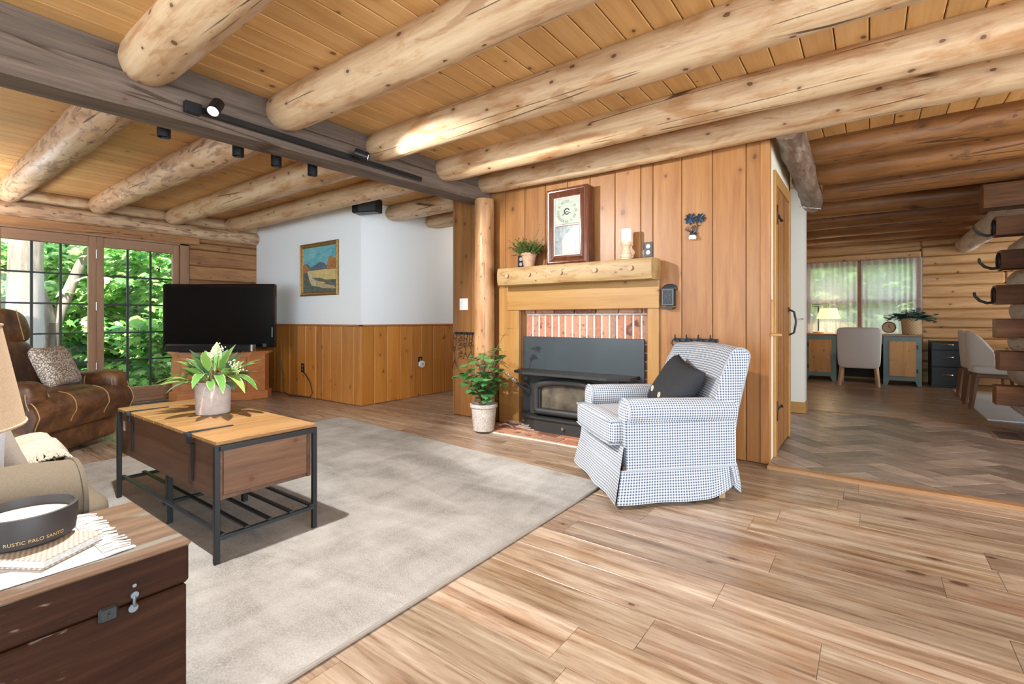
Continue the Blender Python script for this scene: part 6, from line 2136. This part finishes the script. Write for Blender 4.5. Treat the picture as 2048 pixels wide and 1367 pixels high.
def sapling(name, label, loc, H, R, n_layers, per, seed, mats, group, z0=.3, ls=.13):
    rn_ = random.Random(seed)
    t_ = thing(name, label, 'tree', loc, 0, group)
    tr_m, lf = MB(), MB()
    trunk = [Vector((mnoise.noise(Vector((seed, i, 0))) * .12, mnoise.noise(Vector((seed, i, 5))) * .12, H * i / 6)) for i in range(7)]
    tr_m.tube(trunk, [.035 - .0045 * i for i in range(7)], 7)
    for l in range(n_layers):
        t = (l + rn_.random()) / n_layers
        z = z0 + (H - z0) * t
        j = min(5, int(z / H * 6)); base = trunk[j].lerp(trunk[j + 1], z / H * 6 - j)
        a = rn_.random() * 2 * PI
        rl = R * (1 - .55 * t) * rn_.uniform(.6, 1.1)
        d = Vector((math.cos(a), math.sin(a), rn_.uniform(.0, .35)))
        tip = base + d * rl
        tr_m.tube([base, base.lerp(tip, .5) + Vector((0, 0, .05)), tip], [.012, .008, .004], 5)
        for k_ in range(per):
            s_ = rn_.uniform(.15, 1.08)
            p = base.lerp(tip, s_) + Vector((rn_.gauss(0, .16), rn_.gauss(0, .16), rn_.gauss(0, .06)))
            aa = a + rn_.uniform(-1.4, 1.4)
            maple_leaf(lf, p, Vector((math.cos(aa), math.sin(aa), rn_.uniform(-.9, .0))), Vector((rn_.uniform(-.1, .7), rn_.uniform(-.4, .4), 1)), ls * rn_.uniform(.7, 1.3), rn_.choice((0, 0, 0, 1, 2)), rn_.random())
    tr_m.build('trunk', M['outdoor_bark'], t_)
    lf.build('foliage', mats, t_, recalc=False, smooth=0)
    return t_
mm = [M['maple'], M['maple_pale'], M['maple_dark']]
GA, GB, GC = 'maple saplings close outside the tall windows', 'leafy forest trees behind the saplings', 'shrubs outside the far room window'
LA = 'bright green maple sapling close outside the tall windows'
LB = 'dense green forest tree behind the saplings outside the tall windows'
LC = 'green shrub seen through the sheer curtains'
s1 = sapling('maple_sapling', LA, (-9.3, 2.9, -.7), 3.4, 1.15, 46, 40, 101, mm, GA, .2, .15)
s2 = sapling('maple_sapling', LA, (-9.9, 1.95, -.7), 2.8, 1.1, 42, 40, 102, mm, GA, .2, .15)
t1 = sapling('forest_tree', LB, (-13.5, 3.6, -.4), 6.2, 2.3, 70, 46, 103, mm, GB, .2, .24)
t2 = sapling('forest_tree', LB, (-14.5, 1.6, -.4), 7.0, 2.4, 70, 46, 104, [M['maple'], M['maple_dark'], M['maple_pale']], GB, .2, .26)
rn = random.Random(5)
for (x, y, r_, s_) in ((-9.6, 3.7, 2.0, 0), (-10.6, 2.5, 4.0, 0), (-10.2, 1.2, 1.0, 1), (-11.0, 3.3, 5.2, 1), (-9.9, 4.6, .7, 1), (-10.8, .4, 3.3, 0), (-11.4, 1.5, 2.2, 1), (-9.4, -.6, 4.4, 1)):
    d_ = dup(s1 if s_ == 0 else s2, (x, y, -.7), r_); d_.scale = (1, 1, rn.uniform(.75, 1.05))
for (x, y, r_, s_) in ((-15, 5.2, 2.0, 0), (-17, 3.2, 4.0, 1), (-18, 6.6, 1.0, 0), (-19, 1.8, 5.2, 1), (-16.5, .2, .7, 0), (-21, 4.6, 3.3, 1), (-22, 7.6, 2.2, 0), (-23, 2.6, 4.4, 1), (-20, 9.3, 1.9, 0), (-25, 6.2, 5.5, 1)):
    d_ = dup(t1 if s_ == 0 else t2, (x, y, -.3), r_); d_.scale = (1, 1, rn.uniform(.8, 1.3))
c1 = sapling('garden_shrub', LC, (-.5, 12.6, -.3), 2.6, 1.2, 40, 36, 105, mm, GC, .2, .16)
for (x, y, r_, sz_) in ((.9, 12.3, 2.0, 1), (2.2, 13.2, 4.0, 1.3), (-2.0, 13.4, 1.0, 1.4), (.2, 14.4, 3.0, 1.7), (-1.0, 15.2, 5.0, 2.0), (1.6, 15.6, .6, 2.1), (3.2, 16.5, 2.6, 2.2), (-3.0, 16.5, 1.6, 2.2), (.3, 17.5, 4.4, 2.4)):
    d_ = dup(c1, (x, y, -.3), r_); d_.scale = (sz_ ** .5, sz_ ** .5, sz_)
def trunk_tree(label, loc, pts, rad, forks, mat='outdoor_bark'):
    t_ = thing('tree', label, 'tree', loc)
    m = MB(); m.tube(pts, rad, 12); m.build('trunk', M[mat], t_)
    for fp_, fr_ in forks: MB().tube(fp_, fr_, 10).build('branch', M[mat], t_)
trunk_tree('thick pale grey tree trunk outside the leftmost visible window', (-8.95, 1.27, -.8), [(0, 0, 0), (0, .02, 1.5), (-.05, .05, 3), (0, .2, 5), (0, .2, 7)], [.21, .185, .17, .16, .15], [])
trunk_tree('pale forked tree with two leaning stems beside the thick trunk', (-9.2, 1.56, -.8), [(0, 0, 0), (0, .02, 1.2), (.02, .05, 1.75)], [.10, .095, .09],
           [([(.02, .05, 1.7), (0, -.16, 2.4), (0, -.30, 3.4), (0, -.3, 5)], [.085, .07, .06, .05]), ([(.02, .05, 1.7), (0, .28, 2.4), (0, .55, 3.2), (0, .9, 4.6)], [.08, .065, .05, .04])])
trunk_tree('slim dark tree trunk outside the right tall window', (-12.5, 3.75, -.7), [(0, 0, 0), (.05, .03, 3), (0, .1, 7)], [.09, .08, .06], [])
trunk_tree('thin pale sapling stem outside the middle tall window', (-11.6, 2.45, -.7), [(0, 0, 0), (.03, .02, 2), (0, .05, 4.2)], [.035, .03, .02], [])

# unseen uplighter added to brighten the left ceiling
fl_ = thing('floor_lamp', 'slim black torchiere floor lamp standing by the tall windows behind the recliner', 'lamp', (-6.50, .22, .001))
MB().lathe([(0, 0), (.14, 0), (.14, .02), (.02, .035), (0, .035)], 28).build('base', M['black'], fl_)
MB().tube([(0, 0, .03), (0, 0, 1.48)], .012, 10).build('pole', M['black'], fl_)
MB().lathe([(.02, 1.47), (.10, 1.51), (.17, 1.59), (.165, 1.59), (.09, 1.52), (.02, 1.49)], 28).build('lamp_shade', M['black'], fl_)
